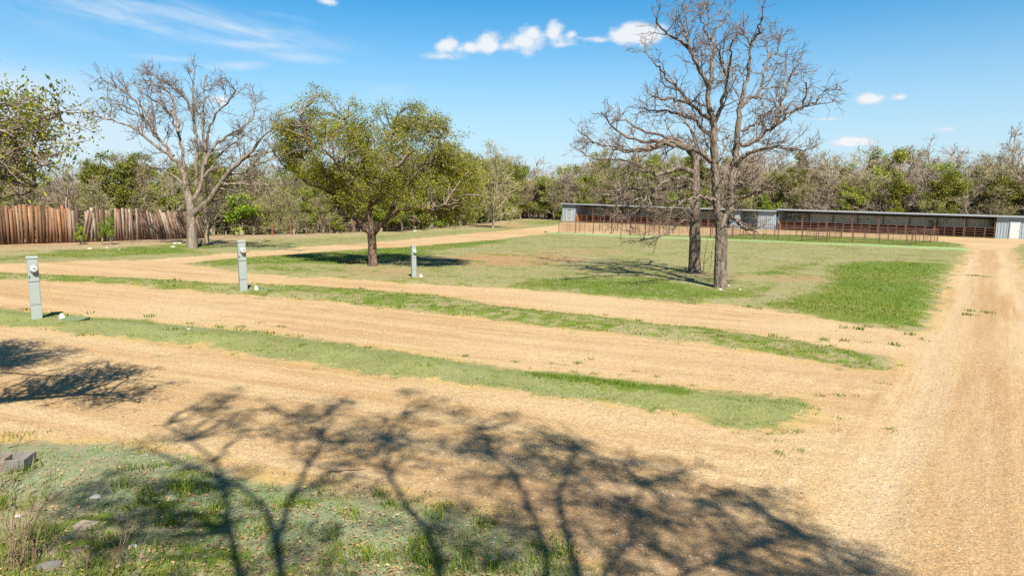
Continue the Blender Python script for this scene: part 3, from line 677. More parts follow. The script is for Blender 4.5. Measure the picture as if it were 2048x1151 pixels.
def ellip_points(g, els, n):
    tot = np.array([(e[3] * e[4] + .05) * (e[6] if len(e) > 6 else 1.0) for e in els]); c = g.choice(len(els), n, p=tot / tot.sum()); out = []
    for k in c:
        e = els[k]; v = g.normal(0, 1, 3); v /= np.linalg.norm(v); r_ = g.uniform(0, 1) ** (1 / 2.4)
        out.append(np.array(e[:3]) + v * r_ * np.array(e[3:6]))
    return np.array(out)
def connect(g, limbs, targets, K=8, w0=0.35):
    """curved branch from the nearest good limb point to each target"""
    LP = limbs.reshape(-1, 3); P = []
    for q in targets:
        d = np.linalg.norm(LP - q, axis=1) + np.maximum(0, LP[:, 2] - q[2]) * 1.2
        a = LP[np.argmin(d + g.uniform(0, .25, len(d)))]
        t = np.linspace(0, 1, K)[:, None]; mid = a * (1 - t) + q * t
        L = np.linalg.norm(q - a); bow = g.normal(0, 1, 3) * 0.12 * L; bow[2] += 0.10 * L
        c = mid + bow * (4 * t * (1 - t)); c[1:-1] += g.normal(0, .03 * L, (K - 2, 3)); P.append(c)
    return np.array(P)
def pick_along(g, P, n, spread):
    b = g.integers(0, len(P), n); K = P.shape[1]; f = np.sqrt(g.uniform(0.08, 1, n)) * (K - 1); i = np.minimum(f.astype(int), K - 2); fr = (f - i)[:, None]
    pos = P[b, i] * (1 - fr) + P[b, i + 1] * fr; d = P[b, i + 1] - P[b, i]
    return pos + g.normal(0, spread, (n, 3)), d / (np.linalg.norm(d, axis=1, keepdims=True) + 1e-9), b
def leafy(g, twigs, n, spread, L, Wd, mat, name='leaves', sunny=None, flat=0.3, vsh=0.0):
    C, D, bi = pick_along(g, twigs, n, spread)
    D = D * 0.7 + g.normal(0, 0.6, (n, 3)); l = g.uniform(L[0], L[1], n); w_ = l * g.uniform(Wd[0], Wd[1], n)
    V, F = leaf_quads(C, D, l, w_, g, flat)
    va = g.normal(0.45 + vsh, 0.2, n) + g.normal(0, 0.13, len(twigs))[bi]
    me = build_mesh(name, V, F, mat); add_attr(me, 'var', np.repeat(np.clip(va, 0, 1), 4))
    return me

# the live oak in leaf
def live_oak():
    g = np.random.default_rng(31); b = gg3(746, 534); Y0 = b[1]; mpx = Y0 / FPX
    root = empty('live_oak', b); tag(root, 'spreading live oak in full olive leaf with dark trunk forking low', 'tree')
    L = [([(746, 538), (745, 510), (744, 480), (743, 462)], 0, 19, 16), ([(741, 468), (733, 460), (722, 450), (706, 428), (688, 396), (672, 375), (640, 330), (615, 280), (600, 230)], (0, -1.2), 10, 2.5),
         ([(743, 465), (741, 446), (739, 419), (742, 390), (730, 340), (715, 290), (690, 240)], (0, .8), 11, 2.5), ([(747, 468), (757, 458), (772, 438), (785, 420), (803, 386), (830, 350), (870, 310), (890, 260)], (0, -.6), 10, 2.5),
         ([(742, 390), (765, 350), (780, 300), (790, 240), (795, 220)], (.4, 1.8), 6, 2), ([(803, 386), (850, 380), (900, 370), (945, 360)], (-.3, 1.6), 6, 2), ([(690, 398), (650, 380), (610, 365), (580, 335)], (-.6, 1.4), 6, 2),
         ([(740, 410), (770, 390), (790, 340), (830, 300)], (.2, -2.6), 6, 2), ([(706, 428), (700, 390), (680, 340), (650, 300)], (-.4, -2.8), 6, 2), ([(770, 440), (800, 420), (850, 415), (900, 410)], (-.2, -2.4), 6, 2), ([(741, 430), (735, 380), (760, 330), (740, 260)], (.2, 3.0), 6, 2)]
    P, Rr = [], []
    for k, (pts, dz, w0, w1) in enumerate(L):
        dz0, dz1 = dz if isinstance(dz, tuple) else (0.0, dz); n = len(pts)
        q = np.array([at_depth(px, py, Y0 + dz0 + (dz1 - dz0) * i / (n - 1)) for i, (px, py) in enumerate(pts)]) - b
        P.append(resample(q, 14, 0 if k == 0 else .03, g)); r_ = np.linspace(w0, w1, 14) * .5 * mpx
        if k == 0: r_[:3] *= (1.3, 1.12, 1.03); P[-1][0, 2] -= .2
        Rr.append(r_)
    P = np.array(P); Rr = np.array(Rr); V, F = tubes(P, Rr, 12); link('trunk', build_mesh('trunk', V + g.normal(0, .008, V.shape), F, BARK_DARK, True), root)
    els = []
    for (px, py, rx, ry, dz, ry3) in [(625, 250, 72, 72, 0, 1.6), (590, 320, 42, 42, .3, 1.2), (690, 300, 70, 75, -.8, 2.0), (770, 290, 72, 82, .3, 2.3), (775, 350, 80, 50, -1.4, 1.5), (870, 300, 72, 72, .2, 2.0), (910, 370, 58, 55, -.3, 1.8), (855, 395, 55, 45, -1.3, 1.4),
                                      (700, 370, 62, 38, .8, 1.8), (800, 390, 60, 32, 1.6, 1.4), (920, 425, 40, 26, -.3, 1.0), (640, 345, 40, 30, -.8, 1.2), (830, 240, 40, 30, .6, 1.2), (700, 405, 26, 14, -1.2, .6), (938, 388, 38, 50, .2, 1.4), (925, 330, 36, 40, 0, 1.4), (570, 275, 26, 36, 0, 1.0)]:
        c = at_depth(px, py, Y0 + dz) - b; els.append((*c, rx * mpx, ry3, ry * mpx))
    T = ellip_points(g, els, 700)
    br = connect(g, P[1:], T); bl = lens(br); r0 = np.clip(.012 + bl * .009, .012, .05)
    brr = r0[:, None] * np.linspace(1, .3, br.shape[1])
    t2, r2 = grow(br, brr, 3.2, .35, 1, .62, (25, 75), 5, .25, .04, g, .6, .008, nmin=3)
    t3, r3 = grow(t2, r2, 1.2, .4, 1, .45, (15, 50), 4, .22, .10, g, .6, .006)
    V, F = cat([tubes(br, brr, 5), tubes(t2, r2, 3), tubes(t3, r3, 3)])
    link('branches', build_mesh('branches', V, F, TWIG_DARK, True), root)
    tw = np.concatenate([t2, br[:, 3:8]]) if False else t2
    me = leafy(g, tw[g.uniform(0, 1, len(tw)) < .75], 98000, .12, (.042, .09), (.45, .7), LEAF_OAK, 'crown')
    link('crown', me, root)
live_oak()

def oak_overhead(name, label, base, limbs, els, nT, nL, leafL, seed, spread=.07, keep=.4, vsh=0.0):
    """a whole live oak in world coordinates: limbs [(pts, r0, r1)], ellipsoids of foliage"""
    g = np.random.default_rng(seed); b = np.array([base[0], base[1], H1(*base[:2])])
    root = empty(name, b); tag(root, label, 'tree')
    P = np.array([resample(np.array(p) - b, 14, .02 if k else 0, g) for k, (p, _, _) in enumerate(limbs)]); Rr = np.array([np.linspace(r0, r1, 14) for _, r0, r1 in limbs])
    V, F = tubes(P, Rr, 12); link('trunk', build_mesh('trunk', V, F, BARK_GREY, True), root)
    T = ellip_points(g, [(e[0] - b[0], e[1] - b[1], e[2] - b[2], *e[3:]) for e in els], nT)
    br = connect(g, P[1:], T, 9); bl = lens(br); brr = np.clip(.008 + bl * .006, .008, .035)[:, None] * np.linspace(1, .3, br.shape[1])
    t2, r2 = grow(br, brr, 3.0, .3, 1, .5, (25, 70), 5, .22, .02, g, .6, .0045, nmin=3)
    t3, r3 = grow(t2, r2, 3.0, .3, 1, .22, (20, 60), 4, .2, .03, g, .6, .003, nmin=1)
    V, F = cat([tubes(br, brr, 5), tubes(t2, r2, 4), tubes(t3, r3, 3)]); link('branches', build_mesh('branches', V, F, TWIG_DARK, True), root)
    me = leafy(g, t3[g.uniform(0, 1, len(t3)) < keep], nL, spread, leafL, (.32, .5), LEAF_OAK, 'crown', flat=.2, vsh=vsh); link('crown', me, root)
    return root
# behind the viewer: its broken shade covers the near gravel and grass
OB = (1.6, -5.2); oz = H1(*OB)
def shade_src(px, py, h):
    """point at height h above the ground whose shadow falls on the ground at the picture point"""
    p = gp(px, py); k = h / math.tan(SUN_EL)
    return np.array([p[0] + k * math.sin(SUN_AZ), p[1] + k * math.cos(SUN_AZ), H1(*p) + h])
# left: reaches into the frame at the left edge
c1 = at_depth(20, 290, 6.6); c2 = at_depth(60, 330, 6.6); c3 = at_depth(-60, 300, 6.4)
LB = (-8.3, 5.6)
hz = H1(*LB)
def V3(*a): return np.array(a, float)
oak_overhead('live_oak', 'live oak reaching in past the left picture edge with yellowing leaves, nearest tree', LB,
             [([V3(-8.3, 5.6, hz - .2), V3(-8.25, 5.6, hz + 1.0), V3(-8.2, 5.65, hz + 1.9)], .24, .19),
              ([V3(-8.2, 5.65, hz + 1.7), V3(-7.4, 6.0, hz + 2.9), at_depth(-150, 300, 6.5), at_depth(20, 265, 6.6), at_depth(120, 232, 6.7)], .10, .008),
              ([V3(-8.2, 5.65, hz + 1.6), V3(-7.5, 6.2, hz + 2.6), at_depth(-120, 330, 6.8), at_depth(0, 350, 6.8), at_depth(70, 375, 6.9)], .09, .01),
              ([V3(-7.3, 6.1, hz + 2.9), at_depth(-60, 240, 6.5), at_depth(40, 270, 6.4), at_depth(95, 330, 6.4)], .05, .008),
              ([V3(-8.2, 5.65, hz + 1.8), V3(-8.6, 5.4, hz + 3.2), V3(-9.4, 5.2, hz + 4.4)], .12, .03), ([V3(-8.2, 5.65, hz + 1.8), V3(-7.9, 6.6, hz + 3.4), V3(-7.6, 7.6, hz + 4.6)], .10, .02), ([V3(-8.25, 5.65, hz + 1.8), V3(-8.2, 4.6, hz + 3.3), V3(-7.5, 3.6, hz + 4.4)], .10, .02),
              ([V3(-8.2, 5.9, hz + 3.4), V3(-7.0, 6.0, hz + 5.2), at_depth(20, -110, 6.0), at_depth(118, -26, 6.0)], .05, .006),
              ([V3(-8.25, 5.6, hz + 1.9), V3(-8.2, 5.9, hz + 3.6), V3(-8.0, 6.1, hz + 5.4)], .12, .02), ([V3(-8.3, 5.6, hz + 1.8), V3(-9.3, 6.4, hz + 3), V3(-10.2, 7.2, hz + 4)], .1, .02)],
             [(*at_depth(-30, 300, 6.6), .5, .5, .25, .8), (*at_depth(60, 260, 6.6), .30, .35, .26, .9), (*at_depth(25, 320, 6.6), .45, .5, .22, .9), (*at_depth(105, 235, 6.7), .16, .2, .10, .9), (*at_depth(-20, 390, 6.7), .45, .4, .20, .9), (*at_depth(75, 310, 6.5), .25, .3, .18, .9), (*at_depth(45, 372, 6.8), .22, .3, .12, .9),
              *[(*shade_src(px, py, h), rx, rx * .9, .35, 3.2) for px, py, h, rx in [(40, 725, 4.2, .6), (110, 705, 4.3, .5), (160, 752, 3.2, .26), (60, 770, 3.8, .5), (-60, 745, 4.4, .6), (15, 690, 4.7, .6), (120, 780, 3.3, .35), (205, 722, 3.3, .22), (250, 740, 3.5, .3), (-40, 700, 4.6, .6), (0, 800, 3.4, .3)]], (-8.9, 5.2, hz + 4.3, 1.5, 1.5, 1.0, .3), (-8.7, 7.0, hz + 4.6, 1.0, 1.1, .7, .5), (*at_depth(112, -26, 6.0), .10, .10, .025, .6), (-7.7, 3.8, hz + 4.4, 1.4, 1.4, .9, .4), (-8.0, 6.0, hz + 5.3, 1.3, 1.3, .8, .3), (-10.0, 7.0, hz + 4.0, 1.2, 1.2, .9, .5), (-7.0, 5.6, hz + 4.4, .9, 1.0, .7, .3)],
             460, 30000, (.028, .062), 41, .06, .8, -.12)
def limb(*pts): return [V3(OB[0], OB[1], oz + 2.2)] + [shade_src(*p) for p in pts]
oak_overhead('live_oak', 'large live oak overhanging the viewer, its shade lying over the near gravel', OB,
             [([V3(OB[0], OB[1], oz - .3), V3(OB[0], OB[1], oz + 1.2), V3(OB[0], OB[1], oz + 2.4)], .34, .2),
              (limb((490, 1180, 6.2), (470, 1080, 6.8), (455, 1030, 7.2), (440, 930, 8), (380, 880, 9), (330, 850, 9.6)), .075, .015),
              (limb((560, 1180, 6.2), (565, 1090, 6.8), (578, 985, 7.6), (640, 900, 8.6), (660, 830, 9.6)), .075, .015),
              (limb((880, 1180, 6), (870, 1100, 6.6), (855, 1050, 7.2), (800, 1000, 8), (760, 900, 9), (800, 830, 10)), .068, .015),
              (limb((1080, 1160, 6), (1090, 1080, 6.8), (1060, 1000, 7.6), (1000, 930, 8.6), (960, 860, 9.6)), .062, .015), (limb((1180, 1170, 6), (1250, 1090, 7), (1300, 1000, 8), (1240, 920, 9)), .055, .015),
              (limb((1300, 1180, 6), (1450, 1110, 7), (1600, 1060, 7.6), (1700, 1080, 8)), .05, .015), (limb((1150, 1130, 6.4), (1120, 1000, 7.8), (1150, 900, 9)), .08, .02), (limb((560, 1060, 7), (500, 980, 8), (300, 900, 8.8)), .06, .02),
              ([V3(OB[0], OB[1], oz + 2.2), V3(3.4, -6.5, oz + 5), V3(5.2, -7.5, oz + 7.5)], .15, .03), ([V3(OB[0], OB[1], oz + 2.2), V3(-.6, -7, oz + 5), V3(-2.2, -8, oz + 7)], .15, .03)],
             [(*shade_src(px, py, h), rx, rx, .45, .75 if px > 1380 else 1.0) for (px, py, h, rx) in [(1000, 1060, 7, .5), (1150, 1110, 6.6, .45), (1550, 1140, 6.8, .5), (1680, 1140, 7, .5), (1350, 1130, 6.5, .45), (850, 1060, 7, .4), (950, 1030, 7.6, .45), (1400, 960, 8.4, .5), (1480, 1010, 8, .5), (480, 800, 9.6, .4), (1050, 850, 9.6, .5), (240, 1060, 7, .4), (330, 1120, 6.8, .45), (120, 1010, 7.4, .4), (420, 1080, 7, .35), (60, 1100, 7, .4), (200, 960, 8, .3), (520, 845, 9, .75), (640, 830, 9.6, .8), (750, 860, 9.2, .9), (850, 880, 9.3, .9), (620, 900, 8.6, .6), (950, 900, 9, .9), (1060, 880, 9.4, .7), (1130, 900, 9, .8), (1240, 930, 8.8, .8), (1000, 970, 8.4, .7),
               (1150, 990, 8, .8), (1300, 980, 8.4, .6), (1350, 1040, 7.8, .7), (1500, 1060, 7.6, .7), (1620, 1080, 7.6, .6), (1720, 1110, 7.4, .5), (1250, 1080, 7.2, .5), (1440, 1120, 7, .5), (330, 880, 9, .5), (880, 820, 10, .5), (700, 960, 8, .5), (600, 1010, 7.6, .4), (780, 1090, 7, .5), (650, 1090, 6.8, .45), (420, 960, 8, .35), (930, 1110, 6.8, .5), (1040, 1120, 6.6, .5)]]
             + [(4.5, -7, oz + 7, 2, 2, 1.2, .25), (-1.5, -7.5, oz + 7, 2, 2, 1.2, .25)],
             600, 20000, (.045, .095), 42, .08, .17)

# ------------------------------------------------------------------ woodland
def proto_bare(seed, H_=8.0, stems=1, spread=.36, mat=TWIG_WOOD, dens=(2.7, 3.2, 3.2), rm=.020):
    g = np.random.default_rng(seed); P = []
    for s in range(stems):
        a = g.uniform(0, 6.28); le = g.uniform(.05, .18) if stems > 1 else g.uniform(0, .1)
        z = np.linspace(-.2, H_ * g.uniform(.72, .95), 10); x = math.cos(a) * le * z + np.cumsum(g.normal(0, .07, 10)); y = math.sin(a) * le * z + np.cumsum(g.normal(0, .07, 10)); x -= x[0] * .9; y -= y[0] * .9
        P.append(np.stack([x, y, z], 1))
    P = np.array(P); Rr = np.tile(np.linspace(.15, .03, 10), (stems, 1)) / math.sqrt(stems)
    p1, r1 = grow(P, Rr, dens[0], .12, 1, H_ * spread, (30, 75), 7, .2, .06, g, .7, rm * 1.3, taper=.45)
    p2, r2 = grow(p1, r1, dens[1], .2, 1, H_ * .15, (25, 60), 5, .2, .06, g, .65, rm, nmin=1)
    p3, r3 = grow(p2, r2, dens[2], .2, 1, H_ * .075, (20, 55), 4, .2, .05, g, .6, rm * .8, nmin=1)
    tr = tubes(P, Rr, 7); cr = cat([tubes(p1, r1, 4), tubes(p2, r2, 3), tubes(p3, r3, 3)])
    return tr, cr, p1, p2, p3, g
def proto(kind, seed, H_):
    out = []
    if kind == 'bare':
        tr, cr, *_ = proto_bare(seed, H_, 1 + seed % 3)
        out = [('trunk', build_mesh('trunk', *tr, BARK_PALE if seed % 2 else TWIG_WOOD, True)), ('crown', build_mesh('crown', *cr, TWIG_WOOD, True))]
    elif kind == 'olive':
        tr, cr, p1, p2, p3, g = proto_bare(seed, H_, 1 + seed % 3)
        me = leafy(g, p3, 4200, .2, (.09, .18), (.35, .6), LEAF_OLIVE, 'crown')
        tv = cat([tr, cr]); out = [('trunk', build_mesh('trunk', *tv, TWIG_WOOD, True)), ('crown', me)]
    elif kind == 'spring':
        tr, cr, p1, p2, p3, g = proto_bare(seed, H_, 1 + seed % 2, .34, dens=(1.5, 2.0, 1.5))
        me = leafy(g, p2, 7500, .2, (.11, .21), (.45, .75), LEAF_SPRING, 'crown')
        tv = cat([tr, cr]); out = [('trunk', build_mesh('trunk', *tv, TWIG_WOOD, True)), ('crown', me)]
    elif kind == 'cedar':
        g = np.random.default_rng(seed); tr, cr, p1, p2, p3, g = proto_bare(seed, H_, 1, .26, dens=(3.4, 2.2, 1.0))
        me = leafy(g, p2, 15000, .2, (.11, .24), (.3, .55), LEAF_CEDAR, 'crown', flat=.5)
        out = [('trunk', build_mesh('trunk', *tr, BARK_DARK, True)), ('crown', me)]
    elif kind == 'lime':
        tr, cr, p1, p2, p3, g = proto_bare(seed, H_, 3, .4, dens=(1.9, 2.0, 1.0), rm=.009)
        me = leafy(g, p2, 2600, .12, (.09, .17), (.45, .75), LEAF_LIME, 'crown')
        tv = cat([tr, cr]); out = [('stems', build_mesh('stems', *tv, TWIG_WOOD, True)), ('crown', me)]
    return out, H_
PROTO = {'bare': [proto('bare', s, 8.0) for s in (101, 102, 103, 104, 105, 106)], 'olive': [proto('olive', s, 8.0) for s in (141, 142, 143)], 'spring': [proto('spring', s, 8.0) for s in (111, 112, 113)], 'cedar': [proto('cedar', s, 7.0) for s in (121, 122, 123)], 'lime': [proto('lime', s, 3.0) for s in (131, 132)]}
KNAME = {'olive': ('budding_tree', 'twiggy tree with a thin haze of olive leaf'), 'bare': ('woodland_tree', 'bare grey brown tree'), 'spring': ('leafing_tree', 'tree in thin yellow green spring leaf'), 'cedar': ('juniper', 'dense dark green juniper'), 'lime': ('shrub', 'low bright green shrub')}
KCAT = {'olive': 'tree', 'bare': 'tree', 'spring': 'tree', 'cedar': 'tree', 'lime': 'shrub'}
def place(kind, x, y, h, g, where, label=None, group=True, wid=None):
    parts, H_ = PROTO[kind][g.integers(0, len(PROTO[kind]))]
    nm, lb = KNAME[kind]
    e = empty(nm, (x, y, H1(x, y) - .05), g.uniform(0, 6.28)); s = h / H_ ; wd = s * (wid or g.uniform(1.05, 1.6)); e.scale = (wd, wd, s)
    tag(e, label or f'{lb} {where}', KCAT[kind], (f'{lb}s {where}' if group else None))
    for n_, me in parts:
        o = bpy.data.objects.new(n_, me); COL.objects.link(o); o.parent = e
    return e
SKY_PX = np.array([-400, 0, 60, 130, 200, 300, 420, 520, 600, 700, 850, 960, 1050, 1130, 1200, 1300, 1500, 1620, 1700, 1760, 1800, 1850, 1900, 1960, 2010, 2048, 2500])
SKY_PY = np.array([320, 335, 330, 318, 315, 305, 318, 322, 318, 318, 305, 300, 322, 318, 306, 296, 296, 300, 296, 285, 276, 285, 296, 296, 293, 286, 280])
def sky_h(x, y):
    px = 1024 + FPX * x / y * 1.0
    py = np.interp(px, SKY_PX, SKY_PY)
    d = px_dir(px, py); return CAM[2] + d[2] * y / d[1] - H1(x, y), px
def along(poly, s):
    d = np.concatenate([[0], np.cumsum(np.linalg.norm(np.diff(poly, axis=0), axis=1))]); return np.array([np.interp(s, d, poly[:, 0]), np.interp(s, d, poly[:, 1])]), d[-1]
def woods():
    g = np.random.default_rng(77)
    # left wood edge: rows stepping back from the line
    ed = WOODLINE[1:-1]; _, Lt = along(ed, 0)
    for row, (off, step) in enumerate([(0.9, 2.4), (4.0, 2.7), (8.0, 3.4), (13, 4.6), (20, 6.5)]):
        s = g.uniform(0, step)
        while s < Lt:
            p, _ = along(ed, s); q, _ = along(ed, min(Lt, s + .5)); t = q - p; t /= np.linalg.norm(t) + 1e-9; n = np.array([-t[1], t[0]])
            x, y = p + n * (off + g.uniform(-1.2, 1.2)) + t * g.uniform(-.8, .8); hh, px = sky_h(x, y)
            behind_fence = x < -21 and y < 52
            where = 'behind the board fence' if behind_fence else 'in the wood beyond the far track'
            if px < -250: s += step; continue
            if row == 0: h = hh * g.uniform(.5, .95)
            else: h = hh * g.uniform(.78, 1.04)
            h = float(np.clip(h, 2.6, 12.5))
            pr = (.38, .20, .14, .28) if px < 900 else (.2, .38, .10, .32)
            k = g.choice(['bare', 'spring', 'cedar', 'olive'], p=pr)
            place(k, x, y, h, g, where)
            s += step * g.uniform(.7, 1.3)
    # behind the sheds
    for row, (off, step) in enumerate([(6.6, 2.7), (10, 2.9), (14.5, 3.2), (20.5, 3.9), (28, 4.8), (38, 6.2)]):
        s = -86 + g.uniform(0, step)
        while s < 44:
            p = B0 + BD * (s + g.uniform(-.8, .8)) - BN * (off + g.uniform(-1.4, 1.4)); hh, px = sky_h(*p)
            if px > 2330: break
            h = hh * (g.uniform(.45, .85) if row == 0 else g.uniform(.66, .96) if row < 3 else g.uniform(.82, 1.05)); h = float(np.clip(h, 3, 13))
            k = g.choice(['bare', 'spring', 'cedar', 'olive'], p=(.52, .14, .06, .28) if row else (.36, .22, .18, .24))
            place(k, p[0], p[1], h, g, 'behind the long metal sheds')
            s += step * g.uniform(.7, 1.3)
    # greenery at the foot of the wood
    for i in range(46):
        if i < 24:
            s = g.uniform(0, Lt); p, _ = along(ed, s); q, _ = along(ed, min(Lt, s + .5)); t = (q - p) / (np.linalg.norm(q - p) + 1e-9); n = np.array([-t[1], t[0]]); p = p + n * g.uniform(-.3, 1.5); wh = 'at the foot of the wood beyond the far track'
            if p[0] < -21.5: continue
        else:
            p = B0 + BD * g.uniform(-64, 26) - BN * g.uniform(5.6, 8); wh = 'at the foot of the wood behind the sheds'
        place('lime', p[0], p[1], g.uniform(1.3, 3.6), g, wh)
woods()
gx = np.random.default_rng(5)
def hero_wood(kind, px, depth, top, label, wid=None):
    d = px_dir(px, 408); x = depth * d[0] / d[1]; d2 = px_dir(px, top); h = CAM[2] + d2[2] * depth / d2[1] - H1(x, depth)
    place(kind, x, depth, h, gx, '', label, False, wid)
hero_wood('cedar', 2008, 82 + 10, 345, 'dense dark juniper standing over the roof of the right-hand storage room', 1.5)
hero_wood('spring', 1770, 108, 280, 'pointed yellow green tree topping the wood above the right shed', 1.0)
hero_wood('bare', 1838, 112, 276, 'tallest bare grey tree on the skyline above the right shed', 1.0)
hero_wood('bare', 2030, 106, 262, 'dark bare tree breaking the skyline at the right picture edge', 1.0)
hero_wood('cedar', 258, 47, 300, 'pointed dark juniper rising behind the weathered middle of the board fence', .9)
hero_wood('olive', 985, 88, 300, 'olive leaved twiggy tree at the corner of the wood beside the live oak', 1.0)
hero_wood('spring', 400, 58, 285, 'thin yellow green tree showing through the wide bare tree', .8)
hero_wood('bare', 410, 41, 330, 'bare tree with grey trunk close behind the wide pale tree', .8)
hero_wood('bare', 128, 43.5, 330, 'bare tree with pale crooked trunk behind the orange fence boards', .9)
hero_wood('bare', 345, 46, 345, 'leaning bare tree with pale trunk behind the fallen end of the fence', .8)
hero_wood('cedar', 1105, 136, 380, 'dark bushy juniper beside the left end of the sheds', 1.5)
for px, top in ((162, 447), (205, 436), (222, 424)):
    b = gp(px, 489); d2 = px_dir(px, top); h = CAM[2] + d2[2] * b[1] / d2[1] - H1(*b)
    place('lime', b[0], b[1], h, gx, '', {162: 'small bright green shrub at the edge of the orange fence boards', 205: 'bright green shrub climbing the grey fence boards', 222: 'tallest bright green shrub against the grey fence boards'}[px], False, 1.0 if px == 162 else .55)
# undergrowth along the wood edge
def undergrowth():
    g = np.random.default_rng(8); C = []; hs_ = []
    ed = WOODLINE[1:-1]; _, Lt = along(ed, 0)
    n = 26000; s = g.uniform(0, Lt, n); off = g.uniform(-.2, 16, n)
    d = np.concatenate([[0], np.cumsum(np.linalg.norm(np.diff(ed, axis=0), axis=1))])
    x = np.interp(s, d, ed[:, 0]); y = np.interp(s, d, ed[:, 1]); x2 = np.interp(s + .5, d, ed[:, 0]); y2 = np.interp(s + .5, d, ed[:, 1])
    tx, ty = x2 - x, y2 - y; l = np.hypot(tx, ty) + 1e-6; x = x - ty / l * off; y = y + tx / l * off
    n2 = 24000; s2 = g.uniform(-70, 45, n2); o2 = g.uniform(5.2, 24, n2)
    xb = B0[0] + BD[0] * s2 - BN[0] * o2; yb = B0[1] + BD[1] * s2 - BN[1] * o2
    off = np.concatenate([off, o2 - 5]); x = np.concatenate([x, xb]); y = np.concatenate([y, yb]); N = n + n2
    cl = .5 + .5 * np.sin(x * .9 + 1.3 * np.sin(y * .7)) * np.cos(y * .8 + x * .3)
    z = H(x, y) + g.uniform(0, 1, N) ** 1.3 * (.35 + 2.3 * cl * sst(off, 0, 2.5))
    L = g.uniform(.12, .34, N); D = g.normal(0, 1, (N, 3)); D[:, 2] = np.abs(D[:, 2]) + .5
    V, F = leaf_quads(np.stack([x, y, z], 1), D, L * 1.6, L * g.uniform(.12, .6, N), g)
    m, t, b = new_mat('undergrowth'); va = t.attr('var')
    t.l.new(t.ramp(va, [(0, (.07, .05, .028)), (.35, (.20, .145, .085)), (.6, (.10, .12, .03)), (.85, (.15, .19, .03)), (1, (.30, .24, .15))]), b.inputs['Base Color']); b.inputs['Roughness'].default_value = .9
    me = build_mesh('undergrowth', V, F, m); add_attr(me, 'var', np.repeat(np.clip(g.uniform(0, 1, N) * .7 + .3 * cl, 0, 1), 4))
    tag(link('undergrowth', me), 'tangled brown and green undergrowth along the foot of the wood', 'undergrowth', None, 'stuff')
undergrowth()

# ------------------------------------------------------------------ simple materials
def plain(name, col, rough=.5, metal=0.0, var=.12, scale=3.0, bump=0.0, col2=None):
    m, t, b = new_mat(name); P = obj_pos(t); n = t.noise(P, scale, 5, .6)
    c = t.mix(t.sstep(n, .35, .68), col, col2 or tuple(x * (1 - var) for x in col)); t.l.new(c, b.inputs['Base Color'])
    b.inputs['Roughness'].default_value = rough; b.inputs['Metallic'].default_value = metal
    if bump: t.l.new(t.bump(t.noise(P, scale * 8, 5, .7), bump, .01), b.inputs['Normal'])
    return m
M_STEEL = plain('painted_sheet_steel', (.33, .38, .41), .45, 0, .14, 1.2)
M_STEELI = plain('galvanised_sheet', (.43, .44, .44), .5, 0, .12, 1.0)
M_TRIM = plain('steel_trim', (.36, .39, .42), .4, .2, .1, 2)
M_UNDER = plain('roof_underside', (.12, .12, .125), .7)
M_DARKP = plain('dark_steel_post', (.035, .033, .035), .6)
M_RUST = plain('rusty_pipe', (.12, .05, .030), .8, 0, .5, 6, 0, (.20, .085, .042))
M_RUSTD = plain('dark_rusty_pipe', (.075, .034, .024), .8, 0, .5, 6, 0, (.135, .052, .03))
M_ORANGE = plain('orange_boards', (.42, .15, .035), .8, 0, .3, 4, 0, (.30, .10, .03))
M_DBOARD = plain('dark_red_boards', (.09, .035, .022), .85, 0, .4, 3)
M_DOOR = plain('white_door', (.58, .59, .57), .5, 0, .06)
M_PED = plain('grey_green_enamel', (.262, .30, .285), .45, 0, .07, 5)
M_SEAM = plain('dark_seam', (.10, .12, .115), .7)
M_RING = plain('meter_ring', (.62, .63, .63), .3, .7)
M_FACE = plain('meter_face', (.5, .52, .52), .35)
M_BLACK = plain('black_plastic', (.012, .012, .013), .5)
M_WHITE = plain('white_plastic', (.78, .78, .76), .5)
M_LID = plain('green_lid', (.13, .18, .065), .85, 0, .3, 12, .6)
M_CONC = plain('weathered_concrete', (.19, .175, .155), .95, 0, .35, 9, 1.0, (.15, .14, .125))
M_STONE = plain('limestone', (.34, .265, .19), .95, 0, .3, 6, 1.0, (.33, .27, .2))
M_STONEW = plain('white_limestone', (.55, .52, .46), .95, 0, .2, 6, .8)
M_STONEB = plain('brown_stone', (.36, .25, .17), .95, 0, .4, 6, 1.0)
M_RED = plain('red_handle', (.5, .03, .02), .5)
M_TPOST = plain('rusty_post', (.26, .085, .035), .85, 0, .3, 8)
M_WIRE = plain('fence_wire', (.30, .24, .20), .6)
mg, tg, bgp = new_mat('meter_glass')
bgp.inputs['Base Color'].default_value = (.86, .88, .88, 1); bgp.inputs['Roughness'].default_value = .08; bgp.inputs['Transmission Weight'].default_value = .55; bgp.inputs['IOR'].default_value = 1.3
M_GLASS = mg
def ribbed(name, base, pitch=.30):
    m, t, b = new_mat(name); P = obj_pos(t); n = t.noise(P, 1.2, 5, .6); n2 = t.noise(t.mapv(P, scale=(6, 6, .5)), 1.4, 4, .6)
    c = t.mix(t.sstep(n, .35, .7), base, tuple(x * .86 for x in base)); c = t.mix(t.sstep(n2, .55, .75, 0, .25), c, (.42, .36, .30)); t.l.new(c, b.inputs['Base Color']); b.inputs['Roughness'].default_value = .42; b.inputs['Metallic'].default_value = .15
    return m
M_RIB = ribbed('ribbed_wall_sheet', (.35, .40, .445)); M_RIBI = ribbed('ribbed_inner_sheet', (.70, .72, .72))

